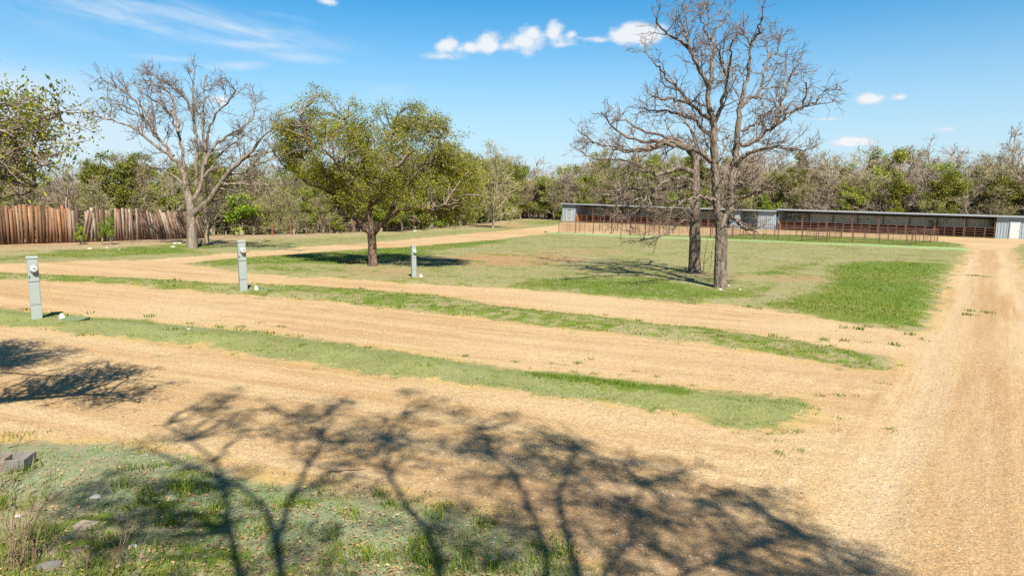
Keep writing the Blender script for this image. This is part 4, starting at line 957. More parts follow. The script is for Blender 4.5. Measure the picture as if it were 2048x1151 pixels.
# ------------------------------------------------------------------ sheds
def ribs_wall(mb, p0, p1, z0, z1, nrm, pitch=.30, depth=.035, ztop1=None):
    """corrugated sheet between ground points p0 and p1 (local x,y), ribs standing out along nrm"""
    p0, p1 = np.array(p0, float), np.array(p1, float); L = np.linalg.norm(p1 - p0); t = (p1 - p0) / L; n = np.array(nrm, float)
    k = max(1, int(round(L / pitch))); st = L / k; pts = []
    for i in range(k):
        a = i * st
        pts += [(a, 0), (a + st * .62, 0), (a + st * .70, depth), (a + st * .90, depth), (a + st * .98, 0)]
    pts.append((L, 0)); v = []; f = []
    for a, d in pts:
        q = p0 + t * a + n * d; zt = z1 if ztop1 is None else z1 + (ztop1 - z1) * a / L
        v += [(q[0], q[1], z0), (q[0], q[1], zt)]
    for i in range(len(pts) - 1): f.append((2 * i, 2 * i + 2, 2 * i + 3, 2 * i + 1))
    mb.add(v, f)
DEP = 4.4
def shed(label, s0, s1, rooms, bays, recess, Hf0, Hf1):
    """local x along the front, y to the back. rooms: [(x0,x1,door_x)]; bays: [(x0,x1,n)]"""
    org = B0 + BD * s0; ang = math.atan2(BD[1], BD[0]); Lx = s1 - s0
    zs = H1(*org); ze = H1(*(org + BD * Lx)); slope = math.atan2(ze - zs, Lx)
    root = empty('livestock_shed', (org[0], org[1], zs)); root.rotation_euler = Matrix.Rotation(ang, 3, 'Z').to_euler() if False else (0, slope * -1, ang)
    root.rotation_mode = 'XYZ'
    tag(root, label, 'shed')
    bk = -.55                                            # the roof falls to the back
    def Hf(x): return Hf0 + (Hf1 - Hf0) * x / Lx
    mb = MB(); x0, x1 = -.15, Lx + .15
    v = [(x0, -.35, Hf(0)), (x1, -.35, Hf(Lx)), (x1, DEP + .2, Hf(Lx) + bk), (x0, DEP + .2, Hf(0) + bk)]
    mb.add(v + [(a, b_, c + .07) for a, b_, c in v], [(0, 1, 2, 3)[::-1], (4, 5, 6, 7), (0, 4, 5, 1)[::-1], (1, 5, 6, 2)[::-1], (2, 6, 7, 3)[::-1], (3, 7, 4, 0)[::-1]])
    roof = mb.build('roof', M_TRIM, root)
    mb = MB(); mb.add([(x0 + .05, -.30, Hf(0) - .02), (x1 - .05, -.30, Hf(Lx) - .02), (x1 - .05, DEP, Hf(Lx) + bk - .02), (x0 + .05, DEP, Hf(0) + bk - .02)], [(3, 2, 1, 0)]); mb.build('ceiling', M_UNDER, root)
    mb = MB(); mb.add([(x0, -.38, Hf(0) - .13), (x1, -.38, Hf(Lx) - .13), (x1, -.38, Hf(Lx) + .09), (x0, -.38, Hf(0) + .09)], [(0, 1, 2, 3)])
    mb.add([(x0, -.37, Hf(0) - .13), (x1, -.37, Hf(Lx) - .13), (x1, -.37, Hf(Lx) + .09), (x0, -.37, Hf(0) + .09)], [(3, 2, 1, 0)]); mb.build('fascia', M_TRIM, root)
    mb = MB(); ribs_wall(mb, (0, DEP), (Lx, DEP), .0, Hf(0) + bk, (0, -1), .30, .035, Hf(Lx) + bk); mb.build('back_wall', M_RIBI, root)
    ribs = MB(); ribs_wall(ribs, (Lx, 0), (Lx, DEP), -.3, Hf(Lx), (1, 0), .30, .035, Hf(Lx) + bk); ribs.build('end_wall', M_RIB, root)
    ribs = MB(); ribs_wall(ribs, (0, DEP), (0, 0), -.3, Hf(0) + bk, (-1, 0), .30, .035, Hf(0)); ribs.build('end_wall', M_RIB, root)
    for (a, b_, dx) in rooms:
        r_ = MB(); h0, h1 = Hf(a) - .05, Hf(b_) - .05
        ribs_wall(r_, (a, 0), (b_, 0), -.3, h0, (0, -1), .30, .04, h1)
        ribs_wall(r_, (b_ - .02, 0), (b_ - .02, DEP - .05), -.3, h1, (1, 0), .30, .03, h1 + bk); ribs_wall(r_, (a + .02, DEP - .05), (a + .02, 0), -.3, h0 + bk, (-1, 0), .30, .03, h0)
        wl = r_.build('storage_room_wall', M_RIB, root)
        if dx is not None:
            d = MB(); d.box(dx, dx + .95, -.075, -.045, .02, 2.03); do = d.build('door', M_DOOR, root)
            f_ = MB(); f_.box(dx - .09, dx, -.09, -.03, 0, 2.12); f_.box(dx + .95, dx + 1.04, -.09, -.03, 0, 2.12); f_.box(dx, dx + .95, -.09, -.03, 2.03, 2.12); f_.build('frame', M_TRIM, do)
            k_ = MB(); k_.cyl((dx + .86, -.075, 1.0), (dx + .86, -.13, 1.0), .028, n=8); k_.build('handle', M_DARKP, do)
    for (a, b_) in recess:
        r_ = MB(); ribs_wall(r_, (a, 2.2), (b_, 2.2), -.2, Hf(a) - .3, (0, -1), .30, .035); r_.build('recess_wall', M_RIB, root)
    for (a, b_, n) in bays:
        w_ = (b_ - a) / n
        # inner boards along the back and sides
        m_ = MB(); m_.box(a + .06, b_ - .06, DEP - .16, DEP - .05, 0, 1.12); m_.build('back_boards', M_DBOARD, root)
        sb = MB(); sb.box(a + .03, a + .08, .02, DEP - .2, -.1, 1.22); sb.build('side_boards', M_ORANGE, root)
        for i in range(n + 1):
            x = a + w_ * i; x = min(max(x, a + .10), b_ - .10)
            if 0 < i < n:
                p_ = MB(); p_.box(x - .045, x + .045, DEP - .28, DEP - .19, 0, Hf(x) + bk - .05); p_.build('rear_post', M_DARKP, root)
            p_ = MB(); p_.cyl((x, -.02, -.2), (x, -.02, Hf(x) - .03), .038, n=7); p_.build('front_post', M_RUST, root)
            if 0 < i < n:
                s_ = MB()
                for z in (.3, .62, .94, 1.2): s_.cyl((x, .06, z), (x, DEP - .3, z), .028, n=5)
                s_.build('stall_divider', M_RUST, root)
        for i in range(n):
            xa, xb = a + w_ * i + .12, a + w_ * (i + 1) - .06
            xm = xa + (xb - xa) * .68
            g_ = MB()
            for z in (.18, .46, .74, 1.0, 1.27): g_.cyl((xa, -.06, z), (xm - .03, -.06, z), .024, n=5)
            for x in (xa, (xa + xm) / 2, xm - .05): g_.cyl((x, -.06, -.1), (x, -.06, 1.32), .03, n=6)
            g_.build('stall_rail', M_RUST, root)
            g_ = MB()
            for z in (.2, .55, .9, 1.2): g_.cyl((xm + .04, -.06, z), (xb, -.06, z), .024, n=5)
            for x in (xm + .04, xb): g_.cyl((x, -.06, .1), (x, -.06, 1.27), .028, n=6)
            g_.build('stall_gate', M_RUST, root)
    return root
shed('the farther metal livestock shed, a storage room at each end', -59.2, -22.3, [(0, 2.75, .95), (30.2, 31.6, None), (34.3, 36.9, 1.2)], [(2.8, 30.15, 8)], [(31.62, 34.28)], 3.15, 2.78)
shed('the nearer metal livestock shed, open stalls up to a white door', -22.0, 12.0, [(26.3, 33.9, 27.75)], [(.15, 26.25, 8)], [], 3.0, 2.72)

# hydrants in front of the stalls
def hydrant(px, py, label, red=True):
    b = gg3(px, py); r_ = empty('water_hydrant', b); tag(r_, label, 'hydrant', None)
    m = MB(); m.cyl((0, 0, -.1), (0, 0, .72), .035, n=8); m.box(-.06, .06, -.06, .06, .0, .04); m.build('pipe', M_WHITE, r_, True)
    m = MB(); m.box(-.05, .05, -.06, .05, .70, .84, .012); m.cyl((0, -.05, .76), (0, -.17, .71), .022, n=7); m.build('head', M_RED if red else M_WHITE, r_)
    m = MB(); m.box(-.015, .015, -.10, .10, .85, .875); m.cyl((0, 0, .82), (0, 0, .86), .012, n=6); m.build('handle', M_RED if red else M_WHITE, r_)
hydrant(1911, 469, 'red topped water hydrant in front of the last stalls of the nearer shed')
hydrant(1736, 458, 'red topped water hydrant in front of the middle stalls of the nearer shed')
hydrant(1635, 451.5, 'red topped water hydrant in front of the first stalls of the nearer shed')
hydrant(1203, 441, 'white water hydrant in front of the farther shed', False)

# ------------------------------------------------------------------ pens of pipe panels
def make_panel_mesh(L, h=1.28):
    out = []
    m = MB()
    for x in (.035, L - .035): m.cyl((x, 0, -.05), (x, 0, h), .028, n=6)
    m.cyl((.035, 0, h), (L - .035, 0, h), .026, n=6); out.append(('frame', m, M_RUSTD))
    m = MB()
    for z in (.22, .44, .66, .88, 1.08): m.cyl((.035, 0, z), (L - .035, 0, z), .017, n=5)
    out.append(('rails', m, M_RUSTD))
    m = MB(); m.cyl((L / 2, .0, .03), (L / 2, 0, h - .02), .018, n=5); out.append(('brace', m, M_RUSTD))
    return out
PANEL_CACHE = {}
def panel(p, q, label, group):
    p, q = np.array(p), np.array(q); L = float(np.linalg.norm(q - p)); key = round(L, 2)
    a = math.atan2(q[1] - p[1], q[0] - p[0]); z0, z1 = H1(*p), H1(*q)
    if key not in PANEL_CACHE:
        PANEL_CACHE[key] = []
        for n_, m, mt in make_panel_mesh(L):
            me = bpy.data.meshes.new(n_); me.from_pydata(m.v, [], m.f); me.update(); me.materials.append(mt); PANEL_CACHE[key].append((n_, me))
    e = empty('pen_fence', (p[0], p[1], z0)); e.rotation_euler = (0, -math.atan2(z1 - z0, L), a)
    tag(e, label, 'fence panel', group)
    for n_, me in PANEL_CACHE[key]:
        o = bpy.data.objects.new(n_, me); COL.objects.link(o); o.parent = e
FA, FB = gp(1117, 464.5), gp(1813, 491); RC = gp(1875, 483)
BKR = RC; BKL = FA + (RC - FB) * .62
def row(p, q, n, label, group):
    for i in range(n): panel(p + (q - p) * i / n, p + (q - p) * (i + 1) / n, label, group)
row(FA, FB, 16, 'rusty pipe panel in the front row of the pens', 'pipe panels in the front row of the pens')
row(FB, RC, 4, 'rusty pipe panel closing the right end of the pens', 'pipe panels closing the right end of the pens')
row(BKL, BKR, 16, 'rusty pipe panel in the back row of the pens, nearer the sheds', 'pipe panels in the back row of the pens')
row(FA, BKL, 2, 'rusty pipe panel closing the left end of the pens', 'pipe panels closing the left end of the pens')
for f in (.25, .5, .75):
    p = FA + (FB - FA) * f; q = BKL + (BKR - BKL) * f; row(p, q, 3, 'rusty pipe panel dividing one pen from the next', 'pipe panels dividing the pens')

# ------------------------------------------------------------------ power meter pedestals
def pedestal(px, py, top_py, label, az_face, wpx):
    b = gg3(px, py); Y = b[1]; d = px_dir(px, top_py); h = CAM[2] + d[2] * Y / d[1] - b[2]; s = h / 1.40
    r_ = empty('meter_pedestal', b, az_face); r_.scale = (s, s, s); tag(r_, label, 'meter pedestal')
    w_, dp = .205, .12                                   # local -y is the front
    m = MB(); m.box(-w_ / 2, w_ / 2, -dp / 2, dp / 2, -.3, .30, .006); m.box(-w_ / 2, w_ / 2, -dp / 2, dp / 2, .303, .82, .006); m.box(-w_ / 2, w_ / 2, -dp / 2, dp / 2, .824, 1.335, .006); m.build('body', M_PED, r_)
    m = MB(); m.box(-w_ / 2 - .012, w_ / 2 + .012, -dp / 2 - .014, dp / 2 + .01, 1.335, 1.40, .012); m.build('cap', M_PED, r_)
    m = MB(); m.box(-w_ / 2 + .012, w_ / 2 - .012, -dp / 2 - .008, -dp / 2, .84, 1.30, .003); pn = m.build('front_cover', M_PED, r_)
    m = MB(); m.box(-w_ / 2 + .012, w_ / 2 - .012, -dp / 2 - .007, -dp / 2, .33, .80, .003); m.build('breaker_door', M_PED, r_)
    m = MB(); m.box(-.09, -.072, -dp / 2 - .03, -dp / 2 - .007, .93, .97, .003); m.build('latch', M_BLACK, r_)
    for z in (.302, .822): m = MB(); m.box(-w_ / 2 - .001, w_ / 2 + .001, -dp / 2 - .001, dp / 2 + .001, z - .003, z + .003); m.build('seam', M_SEAM, r_)
    M = Matrix.Translation((0.015, -dp / 2 - .008, 1.12)) @ Matrix.Rotation(R(90), 4, 'X')
    m = MB(); m.lathe([(.085, 0), (.088, .012), (.084, .03), (.076, .034)], 24, M); mt = m.build('meter', M_RING, r_, True)
    m = MB(); m.lathe([(.070, .034), (.070, .05), (.069, .09), (.060, .106), (.03, .110), (.001, .110)], 24, M); m.build('dome', M_FACE, mt, True)
    m = MB(); m.box(-.03 + .015, .03 + .015, -dp / 2 - .121, -dp / 2 - .1175, 1.125, 1.15); m.build('display', M_BLACK, mt)
    return r_
pedestal(74.5, 641, 512, 'grey green power meter pedestal standing nearest, on the wide green strip', R(38), 27)
pedestal(487, 584, 480, 'grey green power meter pedestal on the middle grass strip', R(38), 20)
pedestal(828, 558, 490, 'grey green power meter pedestal near the dark live oak', R(30), 11)

def capobj(px, py, label):
    b = gg3(px, py); r_ = empty('pipe_cap', b); tag(r_, label, 'pipe cap'); m = MB(); m.lathe([(.075, -.05), (.075, .035), (.068, .045), (.055, .10), (.05, .105)], 18); m.build('collar', M_WHITE, r_, True)
    m = MB(); m.box(-.03, .03, -.03, .03, .10, .145, .006); m.build('plug', M_WHITE, r_); r_.scale = (.82, .82, .72)
capobj(124.5, 641, 'white sewer pipe cap beside the nearest meter pedestal'); capobj(513, 583, 'white sewer pipe cap beside the pedestal on the middle strip'); capobj(842, 558, 'white sewer pipe cap beside the pedestal near the live oak')
def lid(px, py, label, sc):
    b = gg3(px, py); r_ = empty('ground_box', b - np.array([0, 0, .06]), R(-14)); tag(r_, label, 'ground box'); m = MB(); m.box(-.27, .27, -.16, .16, -.06, .075, .006, Matrix.Rotation(R(6), 4, 'X')); m.build('body', M_BLACK, r_)
    m = MB(); m.box(-.28, .28, -.17, .17, .075, .095, .006, Matrix.Rotation(R(6), 4, 'X')); m.build('lid', M_LID, r_); r_.scale = (sc, sc, sc)
lid(149, 643, 'low ground box with green lid and dark side next to the nearest pedestal', 1.0); lid(531, 584, 'low ground box with green lid beside the middle pedestal', .8)

# ------------------------------------------------------------------ rocks and block
def rock(px, py, w_px, hr, label, mat, seed, dr=.8):
    g = np.random.default_rng(seed); b = gg3(px, py); s = w_px * b[1] / FPX / 2
    import bmesh
    bm = bmesh.new(); bmesh.ops.create_icosphere(bm, subdivisions=3, radius=1.0); k = g.normal(0, 1, (6, 3)); k /= np.linalg.norm(k, axis=1, keepdims=True); o = g.uniform(.55, .95, 6)
    for v in bm.verts:
        c = np.array(v.co)
        for n_, d_ in zip(k, o):
            q = c @ n_
            if q > d_: c = c - n_ * (q - d_) * .85
        c += .05 * np.sin(c[[1, 2, 0]] * 7 + seed)
        v.co = Vector((c[0] * s, c[1] * s * dr, c[2] * s * hr))
    me = bpy.data.meshes.new('rock'); bm.to_mesh(me); bm.free(); me.materials.append(mat); o_ = link('rock', me); o_.location = (b[0], b[1], b[2] + s * hr * .12); o_.rotation_euler = (0, 0, g.uniform(-.5, .5))
    tag(o_, label, 'rock')
rock(172, 1066, 48, .5, 'large flat tan rock among the near grass', M_STONE, 1); rock(192, 1008, 24, .5, 'small white rock above the large tan one in the near grass', M_STONEW, 2); rock(241, 1058, 20, .7, 'brownish rock right of the large tan rock', M_STONEB, 3)
rock(266, 1108, 18, .7, 'small white rock below the large tan rock', M_STONEW, 4); rock(36, 1045, 14, .5, 'small pale rock among the dry weeds', M_STONEW, 5); rock(98, 1150, 56, .4, 'wide grey rock at the bottom picture edge', M_CONC, 17); rock(160, 1112, 40, .2, 'flat brown rock under the large tan rock', M_STONEB, 18)
rock(180, 497, 9, .6, 'largest white rock before the fence shrubs', M_STONEW, 6); rock(213, 495, 6, .5, 'small white rock right of the largest white one', M_STONEW, 7); rock(239, 499, 6, .5, 'small white rock lying lowest on the verge by the fence', M_STONEW, 8); rock(350, 487, 8, .5, 'white rock close left of the wide pale tree', M_STONEW, 9)
rock(359, 487, 8, .5, 'white rock touching the trunk side of the pale tree', M_STONEW, 10); rock(346, 494, 10, .35, 'flat white rock in front of the pair by the pale tree', M_STONEW, 11); rock(1441, 583, 9, .5, 'pale rock at the foot of the forked bare tree', M_STONEW, 12); rock(1457, 576, 7, .8, 'yellowish rock at the right foot of the forked bare tree', M_STONE, 13)
rock(1091, 465, 6, .9, 'dark round rock on the edge of the far track', M_BLACK, 14); rock(519, 483.5, 4, .6, 'tiny white rock beyond the middle pedestal', M_STONEW, 15); rock(830, 462, 7, .5, 'white rock at the wood edge beyond the live oak', M_STONEW, 16); rock(1480, 583, 6, .5, 'small pale rock on the grass right of the forked bare tree', M_STONEW, 19); rock(378, 662, 7, .5, 'small white rock at the edge of the nearest green strip', M_STONEW, 20)
def cinder():
    b = gg3(18, 945); r_ = empty('cinder_block', b - np.array([0, 0, .045]), R(12)); tag(r_, 'weathered grey cinder block lying in the near grass at the left edge', 'cinder block')
    m = MB(); Lx, Ly, Hh, t_ = .40, .26, .15, .035
    for (x0, x1, y0, y1) in ((-Lx / 2, Lx / 2, -Ly / 2, -Ly / 2 + t_), (-Lx / 2, Lx / 2, Ly / 2 - t_, Ly / 2), (-Lx / 2, -Lx / 2 + t_, -Ly / 2 + t_, Ly / 2 - t_), (Lx / 2 - t_ * 2.4, Lx / 2, -Ly / 2 + t_, Ly / 2 - t_), (-.035, .0, -Ly / 2 + t_, Ly / 2 - t_)): m.box(x0, x1, y0, y1, -.03, Hh)
    m.build('shell', M_CONC, r_); m = MB(); m.box(-Lx / 2 + .01, Lx / 2 - .01, -Ly / 2 + .01, Ly / 2 - .01, -.04, .03); m.build('web', M_CONC, r_)
cinder()

# ------------------------------------------------------------------ board fence
def board_mat(name, stops, dark):
    m, t, b = new_mat(name); P = obj_pos(t); va = t.attr('var'); n = t.noise(t.mapv(P, scale=(9, 9, .7)), 2.2, 6, .65); n2 = t.noise(P, 1.4, 4, .6)
    c = t.ramp(va, stops); c = t.mix(t.sstep(n, .42, .68), c, dark); c = t.mix(t.sstep(n2, .55, .72, 0, .45), c, tuple(x * .5 for x in dark)); t.l.new(c, b.inputs['Base Color']); b.inputs['Roughness'].default_value = .9; t.l.new(t.bump(n, .5, .01), b.inputs['Normal'])
    return m
M_BO = board_mat('orange_weathered_board', [(0, (.045, .025, .016)), (.3, (.175, .08, .033)), (.75, (.30, .145, .06)), (1, (.29, .225, .165))], (.12, .06, .032))
M_BG = board_mat('grey_weathered_board', [(0, (.06, .03, .018)), (.35, (.17, .09, .053)), (.7, (.245, .16, .108)), (1, (.31, .255, .205))], (.088, .045, .028))
def fence():
    g = np.random.default_rng(61); line = np.array([gp(-260, 497), gp(0, 489.5), gp(140, 485), gp(300, 479), gp(385, 477.5), gp(412, 476)])
    d = np.concatenate([[0], np.cumsum(np.linalg.norm(np.diff(line, axis=0), axis=1))]); q = lambda s: np.array([np.interp(s, d, line[:, 0]), np.interp(s, d, line[:, 1])])
    b = q(d[2]); base = np.array([b[0], b[1], H1(*b)]); root = empty('board_fence', base); tag(root, 'weathered board fence, orange at the left and collapsing towards the pale tree', 'fence')
    secs = [('board_panel', 0, d[2], M_BO, 'orange brown upright boards', 0), ('board_panel', d[2], d[2] + (d[3] - d[2]) * .72, M_BG, 'grey weathered boards with gaps', 1), ('board_panel', d[2] + (d[3] - d[2]) * .72, d[5], M_BG, 'collapsing grey boards leaning to the left', 2)]
    for nm, s0, s1, mat, lab, mode in secs:
        V, F, va = [], [], []; s = s0; n = 0
        while s < s1:
            w_ = g.uniform(.12, .20); h = g.uniform(2.05, 2.32) if mode == 0 else g.uniform(1.85, 2.3); f = (s - s0) / (s1 - s0); lean = g.normal(0, .02)
            if mode == 1: lean = g.normal(0, .03) if g.uniform() < .92 else .25
            if mode == 2: lean = -.05 - .42 * f ** 1.3 + g.normal(0, .04); h *= 1 - .12 * f
            p = q(s) - base[:2]; t = q(s + .1) - q(s); t /= np.linalg.norm(t) + 1e-9; nv = np.array([t[1], -t[0]]); off = g.uniform(-.03, .03) + (.06 if g.uniform() < .25 else 0); th = .022; z0 = H1(*q(s)) - base[2] - .15
            back = -.10 * f if mode == 2 else 0
            for (a, o_) in ((0, 0), (w_, 0), (w_, th), (0, th)):
                for zz in (0, 1):
                    x = p + t * (a + lean * h * zz) + nv * (off + o_ + back * zz * h); V.append((x[0], x[1], z0 + (h + g.uniform(-.015, .015)) * zz))
            F += [[n + i for i in qd] for qd in ((0, 2, 3, 1), (2, 4, 5, 3), (4, 6, 7, 5), (6, 0, 1, 7), (1, 3, 5, 7), (0, 6, 4, 2))]; n += 8
            va += [float(np.clip(g.normal(.55, .27), 0, 1))] * 8
            s += w_ + (.012 if mode != 1 else g.uniform(.0, .035))
        me = build_mesh(nm, V, np.array(F), mat); add_attr(me, 'var', va); o = link(nm, me, root); o['label'] = lab
    for zr in (.35, 1.75):
        m = MB(); ss = np.linspace(0, d[3] * .98, 24)
        for a, c in zip(ss[:-1], ss[1:]):
            A, C = q(a), q(c); t = (C - A) / np.linalg.norm(C - A); nv = np.array([-t[1], t[0]]) * .08
            m.cyl((A[0] + nv[0] - base[0], A[1] + nv[1] - base[1], H1(*A) - base[2] + zr), (C[0] + nv[0] - base[0], C[1] + nv[1] - base[1], H1(*C) - base[2] + zr), .045, n=4)
        m.build('rail', M_BG, root)
    for s in np.arange(.5, d[3], 2.6):
        A = q(s); m = MB(); m.box(-.06, .06, -.06, .06, -.2, 2.0, 0, Matrix.Translation((A[0] - base[0] - .02, A[1] - base[1] + .16, H1(*A) - base[2]))); m.build('post', M_BG, root)
fence()
# wire fence with rusty posts along the wood
def wire_fence():
    pts = [gp(-100, 494), gp(60, 490), gp(130, 487)]
    P2 = [(545, 472), (582, 470), (612, 468), (660, 466), (710, 464), (760, 462), (830, 458)]
    pts = [gp(*p) for p in P2]; b = np.array([*pts[0], H1(*pts[0])]); root = empty('wire_fence', b); tag(root, 'low wire fence on rusty posts along the foot of the wood', 'fence')
    for p in pts:
        m = MB(); z = H1(*p) - b[2]; m.box(p[0] - b[0] - .035, p[0] - b[0] + .035, p[1] - b[1] - .03, p[1] - b[1] + .03, z - .2, z + 1.05); m.build('post', M_TPOST, root)
    m = MB()
    for h in (.3, .6, .9, 1.15):
        for p, q in zip(pts[:-1], pts[1:]): m.cyl((p[0] - b[0], p[1] - b[1], H1(*p) - b[2] + h), (q[0] - b[0], q[1] - b[1], H1(*q) - b[2] + h), .006, n=4)
    m.build('wire', M_WIRE, root)
wire_fence()

# ------------------------------------------------------------------ fallen branches, sapling, weeds
def sticks(name, label, cat_, px, py, L, r0, seed, mat, dirv=None, n2=3.0, flatz=.05):
    g = np.random.default_rng(seed); b = gg3(px, py); d = np.array(dirv if dirv is not None else (1, 0, 0), float); d /= np.linalg.norm(d)
    p = np.array([[d * L * k / 8 + np.array([0, 0, r0 * 1.1]) + g.normal(0, .02 * L, 3) * (1, 1, .3) for k in range(9)]]); rr = np.linspace(r0, r0 * .3, 9)[None]
    p1, r1 = grow(p, rr, n2, .2, 1, L * .4, (25, 60), 6, .15, 0, g, .6, r0 * .2); p2, r2 = grow(p1, r1, n2 * 1.2, .2, 1, L * .16, (25, 60), 4, .2, 0, g, .6, r0 * .14)
    for q in (p, p1, p2):
        if len(q): q[..., 2] = np.maximum(r0 * .4, q[..., 2] * (flatz if flatz < 1 else 1))
    V, F = cat([tubes(p, rr, 6), tubes(p1, r1, 5), tubes(p2, r2, 3)]); o = link(name, build_mesh(name, V, F, mat, True)); o.location = b; tag(o, label, cat_)
sticks('fallen_branch', 'dark fallen branch lying right of the wide pale tree', 'branch', 398, 489, 3.6, .05, 1, BARK_DARK, (1, .02, 0), 2.2, .5)
sticks('fallen_branch', 'dark broken branch lying under the live oak', 'branch', 690, 527, 1.5, .06, 2, BARK_DARK, (1, -.6, 0), 2.5, .6)
sticks('fallen_branch', 'pale pole lying along the foot of the board fence', 'branch', 236, 484, 2.0, .03, 3, BARK_PALE, (1, .3, 0), .3, .4)
sticks('fallen_branch', 'thin brown branch on the leaf litter between the two big bare trunks', 'branch', 1384, 555, 1.6, .025, 4, DRY_M, (1, -.2, 0), 2, .5)
sticks('stick', 'small dark stick lying on the shaded near gravel', 'stick', 655, 946, .38, .007, 5, BARK_DARK, (1, .25, 0), 2, .4)
sticks('stick', 'short brown stick on the gravel left of the big shade', 'stick', 306, 850, .16, .007, 6, BARK_DARK, (1, 0, 0), 2, .4)
sticks('stick', 'thin dark stick at the edge of the cinder block', 'stick', 16, 900, .28, .006, 7, BARK_DARK, (.5, .8, .1), 2, .4)
sticks('sapling', 'dead leafless sapling standing in the open field', 'sapling', 1262, 523, .75, .012, 8, DRY_M, (.02, 0, 1), 2.0, 1)
sticks('bare_shrub', 'thin bare shrub between the two big bare trunks', 'shrub', 1405, 551, 1.5, .018, 9, TWIG_GREY, (.1, 0, 1), 3.2, 1)
sticks('bare_shrub', 'thin leaning bare shrub nearest the forked tree trunk', 'shrub', 1418, 551, 1.6, .016, 10, TWIG_GREY, (.15, .1, 1), 3.0, 1)
def weeds(px, py, n, hgt, spread, label, seed):
    g = np.random.default_rng(seed); b = gg3(px, py); root = empty('dry_weed', b); tag(root, label, 'weed')
    a = g.uniform(0, 6.28, n); s0 = g.normal(0, spread, (n, 2)); K = 9; t = np.linspace(0, 1, K)
    lean = g.normal(0, .22, (n, 2)) + np.array([.14, .05]); h = hgt * g.uniform(.45, 1.1, n); P = np.zeros((n, K, 3))
    P[:, :, 0] = s0[:, :1] + lean[:, :1] * h[:, None] * t ** 1.4 + np.cumsum(g.normal(0, .006, (n, K)), 1); P[:, :, 1] = s0[:, 1:] + lean[:, 1:] * h[:, None] * t ** 1.4; P[:, :, 2] = h[:, None] * t - .03
    rr = np.linspace(.0032, .0013, K)[None] * g.uniform(.7, 1.3, n)[:, None]
    p1, r1 = grow(P, rr, 2.2, .35, 1, .16, (15, 40), 4, .1, .03, g, .7, .001)
    V, F = cat([tubes(P, rr, 4), tubes(p1, r1, 3)]); link('stalks', build_mesh('stalks', V, F, DRY_M, True), root)
weeds(45, 1140, 60, .62, .12, 'tall dry brown weed stalks at the bottom left corner', 1); weeds(-25, 1010, 30, .75, .15, 'slender dry weed stalks leaning in from the left edge by the block', 2); weeds(210, 1165, 16, .42, .12, 'few thin dry stalks right of the big weed clump', 3)

# ------------------------------------------------------------------ grass, litter, loose stones
def scatter(n, r0, r1, amax, g):
    r = r0 * (r1 / r0) ** g.uniform(0, 1, n); a = np.radians(g.uniform(-amax, amax, n)); return np.stack([r * np.sin(a), r * np.cos(a)], 1), r
def fnoise(P, s, seed):
    g = np.random.default_rng(seed); n = 0
    for k in range(9):
        a = g.uniform(0, 6.28); f = s * g.uniform(.5, 2.2); n = n + np.sin(P[:, 0] * math.cos(a) * f + P[:, 1] * math.sin(a) * f + g.uniform(0, 6.28) + 1.2 * np.sin(P[:, 0] * f * .4 + k))
    return n / 9
def blades(P, r, hgt, wid, g, var):
    n = len(P); z = HG(P) + .005; a = g.uniform(0, 6.28, n); le = g.uniform(.15, .75, n)
    dx, dy = np.cos(a), np.sin(a); sx, sy = -dy * wid / 2, dx * wid / 2
    b0 = np.stack([P[:, 0], P[:, 1], z - .03], 1); S = np.stack([sx, sy, 0 * sx], 1); D = np.stack([dx * le, dy * le, np.ones(n)], 1)
    m_ = b0 + D * (hgt * .55)[:, None] * np.array([.7, .7, 1]); t_ = b0 + np.stack([dx * le * hgt * 1.15, dy * le * hgt * 1.15, hgt * .95], 1)
    V = np.stack([b0 - S, b0 + S, m_ + S * .8, m_ - S * .8, t_], 1).reshape(-1, 3); i = np.arange(n)[:, None] * 5
    F4 = i + np.array([[0, 1, 2, 3]]); F3 = i + np.array([[3, 2, 4, 4]])
    return V, F4, i + np.array([[3, 2, 4]]), np.repeat(var, 5)
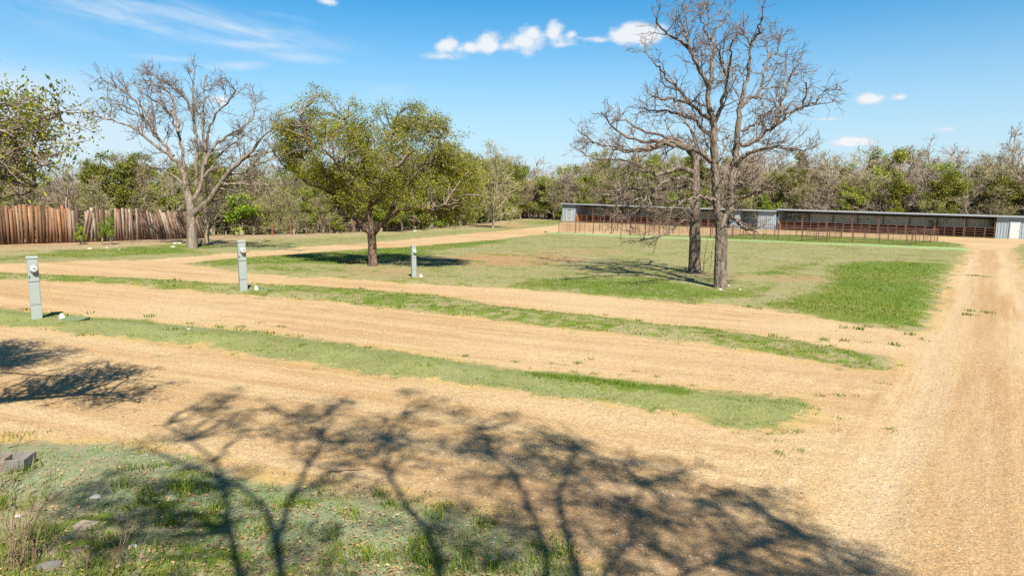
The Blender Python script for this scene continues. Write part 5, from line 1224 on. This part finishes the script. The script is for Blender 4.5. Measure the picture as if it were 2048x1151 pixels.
def grass():
    g = np.random.default_rng(91); P, r = scatter(420000, 3.6, 110, 42, g)
    sd, gr, fi, di, br, isl = fields(P)
    pn = .5 * fnoise(P, 1.6, 3) + .5 * fnoise(P, 5.5, 4)
    pn2 = (fnoise(P, 1.9, 41) + fnoise(P, 5, 42)) * np.clip(r / 14, .6, 2.5)
    dens = np.clip(gr + pn * 1.1 - .05, 0, 1) ** 1.7 * (sd + .32 * pn2 < -.05) * (1 - .7 * di)
    tuft = fnoise(P, 6.0, 9) + fnoise(P, 2.2, 10) * .6
    cl = .6 * fnoise(P, 1.1, 14) + .7 * fnoise(P, 3.4, 15)
    dens = np.maximum(dens, .55 * sst(cl, .18, .5) * np.where(isl == 1, .6, 1) * np.isin(isl, (1, 2, 3, 4)) * (sd + .2 * pn2 < -.1) * (1 - .6 * di))
    dens = np.maximum(dens, .9 * (tuft > .62) * (np.abs(sd) < .55) * (r < 45))
    dens = np.maximum(dens, .55 * (tuft > .80) * (sd > 0) * (sd < 1.2) * (r < 30))
    k = g.uniform(0, 1, len(P)) < dens * 1.0; P, r, gr = P[k], r[k], gr[k]
    # cluster: several blades from each point
    rep = np.where(r < 14, 3, 2); P = np.repeat(P, rep, 0); r = np.repeat(r, rep); gr = np.repeat(gr, rep); n = len(P); P = P + g.normal(0, .022, (n, 2)) * np.maximum(1, r / 12)[:, None]
    hgt = g.uniform(.03, .085, n) * (.7 + .5 * gr) * np.clip(1 + .25 * (r < 7), 1, 1.25); wid = np.clip(.0045 * np.maximum(1, r / 6.5), .0045, .06)
    va = np.clip(g.normal(.42, .2, n) + .22 * fnoise(P, .35, 20), 0, 1)
    V, F4, F3, vv = blades(P, r, hgt, wid, g, va)
    me = bpy.data.meshes.new('grass'); me.vertices.add(len(V)); me.vertices.foreach_set('co', V.astype(np.float32).ravel())
    lp = np.concatenate([F4.ravel(), F3.ravel()]).astype(np.int32); me.loops.add(len(lp)); me.loops.foreach_set('vertex_index', lp)
    st = np.concatenate([np.arange(n) * 4, 4 * n + np.arange(n) * 3]).astype(np.int32); me.polygons.add(2 * n); me.polygons.foreach_set('loop_start', st); me.update(calc_edges=True); me.materials.append(GRASS_M); add_attr(me, 'var', vv)
    tag(link('grass', me), 'short patchy green grass over the field and between the gravel drives', 'grass', None, 'stuff')
grass()
def tufts():
    g = np.random.default_rng(92); C = []
    pts = [(g.uniform(-100, 1250), g.uniform(930, 1160)) for _ in range(150)] + [(505, 1090), (530, 1075), (820, 1130), (860, 1120), (1040, 1110), (1390, 1140), (330, 1040), (340, 1060), (300, 1010), (250, 985), (870, 985), (900, 1000), (960, 1010), (980, 1030)]
    P = np.array([gp(*p) for p in pts]); sd, *_ = fields(P); P = P[sd < .12]
    allP = []; hh = []
    lone = [(1105, 725), (1130, 728), (1155, 724), (1180, 717), (1145, 742), (1190, 745), (1240, 748), (1275, 742), (1310, 752), (1345, 770), (1385, 768), (1690, 655), (1720, 658), (1740, 654), (1650, 680), (1690, 682), (1735, 685), (1545, 672), (1570, 676), (1660, 692),
            (1755, 768), (1775, 770), (1715, 790), (1680, 790), (1640, 790), (1480, 865), (1520, 880), (1555, 880), (1450, 850), (1780, 855), (1680, 835), (1960, 552), (1945, 551), (1975, 554), (1940, 622), (1975, 625), (1935, 630), (180, 625), (300, 634), (380, 648), (440, 655), (480, 660), (540, 668), (600, 675), (660, 690), (740, 695), (560, 655), (520, 645), (1030, 722), (1060, 735), (870, 700), (930, 712), (1820, 668), (1850, 680), (1790, 690), (1600, 900), (1560, 905)]
    for q in lone:
        p = gp(*q); rr_ = math.hypot(*p); f = max(1, rr_ / 12); k = int(g.integers(14, 40)); allP.append(p + g.normal(0, .045 * f, (k, 2))); hh.append(np.full(k, g.uniform(.04, .085)) * g.uniform(.6, 1.2, k) * min(1.6, f))
    for p in P:
        k = g.integers(10, 42); allP.append(p + g.normal(0, .05, (k, 2))); hh.append(np.full(k, g.uniform(.07, .17)) * g.uniform(.6, 1.1, k))
    PC, rc = scatter(9000, 6, 27, 42, g); sdc, grc, _, _, _, ic = fields(PC)
    ok = (np.isin(ic, (1, 2)) & (sdc < .12) & (g.uniform(0, 1, len(PC)) < np.where(ic == 1, .22 + .7 * grc, .6)) & (fnoise(PC, 2.0, 51) + .6 * fnoise(PC, 5, 52) > .05)) | ((np.abs(sdc) < .35) & (fnoise(PC, 3.0, 53) > .30))
    for p, rq in zip(PC[ok], rc[ok]):
        f = max(1, rq / 13); k = int(g.integers(8, 22)); allP.append(p + g.normal(0, .05 * f, (k, 2))); hh.append(np.full(k, g.uniform(.03, .075)) * g.uniform(.6, 1.2, k) * min(1.5, f))
    Q = np.concatenate(allP); h = np.concatenate(hh); n = len(Q); V, F4, F3, vv = blades(Q, h, h, np.clip(np.hypot(Q[:, 0], Q[:, 1]) * .0011, .0065, .03), g, np.clip(g.normal(.5, .22, n), 0, 1))
    me = bpy.data.meshes.new('grass'); me.vertices.add(len(V)); me.vertices.foreach_set('co', V.astype(np.float32).ravel()); lp = np.concatenate([F4.ravel(), F3.ravel()]).astype(np.int32); me.loops.add(len(lp)); me.loops.foreach_set('vertex_index', lp)
    me.polygons.add(2 * n); me.polygons.foreach_set('loop_start', np.concatenate([np.arange(n) * 4, 4 * n + np.arange(n) * 3]).astype(np.int32)); me.update(calc_edges=True); me.materials.append(GRASS_M); add_attr(me, 'var', vv)
    tag(link('tall_grass', me), 'taller grass tufts in the shaded near corner', 'grass', None, 'stuff')
tufts()
def litter():
    g = np.random.default_rng(93); P, r = scatter(60000, 3.4, 11, 42, g); sd, gr, *_ = fields(P); k = (sd < .3) & (g.uniform(0, 1, len(P)) < np.where(sd < -.4, .85, .25)) & (P[:, 1] < 8.5); P = P[k]; n = len(P)
    C = np.stack([P[:, 0], P[:, 1], HG(P) + .012 + g.uniform(0, .015, n)], 1); D = g.normal(0, 1, (n, 3)); D[:, 2] *= .25; L = .010 + .035 * g.uniform(0, 1, n) ** 2; V, F = leaf_quads(C, D, L, L * g.uniform(.25, .6, n), g, .8)
    me = build_mesh('leaf_litter', V, F, LITTER_M); add_attr(me, 'var', np.repeat(g.uniform(0, 1, n), 4)); tag(link('leaf_litter', me), 'dry brown leaves scattered over the near grass', 'leaf litter', None, 'stuff')
litter()
def stones():
    g = np.random.default_rng(94); P, r = scatter(60000, 4.2, 34, 42, g); sd, *_ = fields(P); cl = fnoise(P, 1.1, 31) + .6 * fnoise(P, 3.3, 32); k = (sd > -.15) & (g.uniform(0, 1, len(P)) < np.clip(.22 + .55 * cl + .25 * (np.abs(sd) < .3), .04, 1)); P, r = P[k], r[k]; n = len(P)
    s = .004 + .011 * g.uniform(0, 1, n) ** 3; s *= np.clip(r / 9, .8, 1.8); o = np.array([[1, 0, 0], [0, 1, 0], [-1, 0, 0], [0, -1, 0], [0, 0, .75], [0, 0, -.5]], float)
    A = g.uniform(0, 6.28, n); ca, sa = np.cos(A), np.sin(A); J = o[None] * g.uniform(.6, 1.3, (n, 6, 1)); J = np.stack([J[..., 0] * ca[:, None] - J[..., 1] * sa[:, None], J[..., 0] * sa[:, None] + J[..., 1] * ca[:, None], J[..., 2]], -1) * s[:, None, None]
    V = (J + np.stack([P[:, 0], P[:, 1], HG(P) + s * .15], 1)[:, None]).reshape(-1, 3)
    f = np.array([[0, 1, 4], [1, 2, 4], [2, 3, 4], [3, 0, 4], [1, 0, 5], [2, 1, 5], [3, 2, 5], [0, 3, 5]]); F = (np.arange(n)[:, None, None] * 6 + f[None]).reshape(-1, 3)
    m, t, b = new_mat('loose_stone'); t.l.new(t.ramp(t.attr('var'), [(0, (.20, .125, .07)), (.4, (.33, .225, .13)), (.8, (.42, .32, .21)), (1, (.55, .48, .37))]), b.inputs['Base Color']); b.inputs['Roughness'].default_value = .95
    me = build_mesh('loose_stones', V, F, m); add_attr(me, 'var', np.repeat(g.uniform(0, 1, n), 6)); tag(link('loose_stones', me), 'loose pale stones scattered over the gravel', 'stones', None, 'stuff')
stones()

# real-world albedo for this exposure: one even factor on every surface colour, plants a little less
for m_ in bpy.data.materials:
    if not m_.use_nodes: continue
    t_ = NT(m_.node_tree); k_ = .82 if 'Translucent BSDF' in [n.bl_label for n in t_.n] or any(n.bl_idname == 'ShaderNodeBsdfTranslucent' for n in t_.n) else .72
    for n_ in list(t_.n):
        if n_.bl_idname in ('ShaderNodeBsdfPrincipled', 'ShaderNodeBsdfTranslucent'):
            sk = n_.inputs[0]
            if sk.is_linked: src = sk.links[0].from_socket; t_.l.new(t_.mix(1.0, src, (k_, k_, k_), 'MULTIPLY'), sk)
            else: c_ = sk.default_value; sk.default_value = (c_[0] * k_, c_[1] * k_, c_[2] * k_, 1)
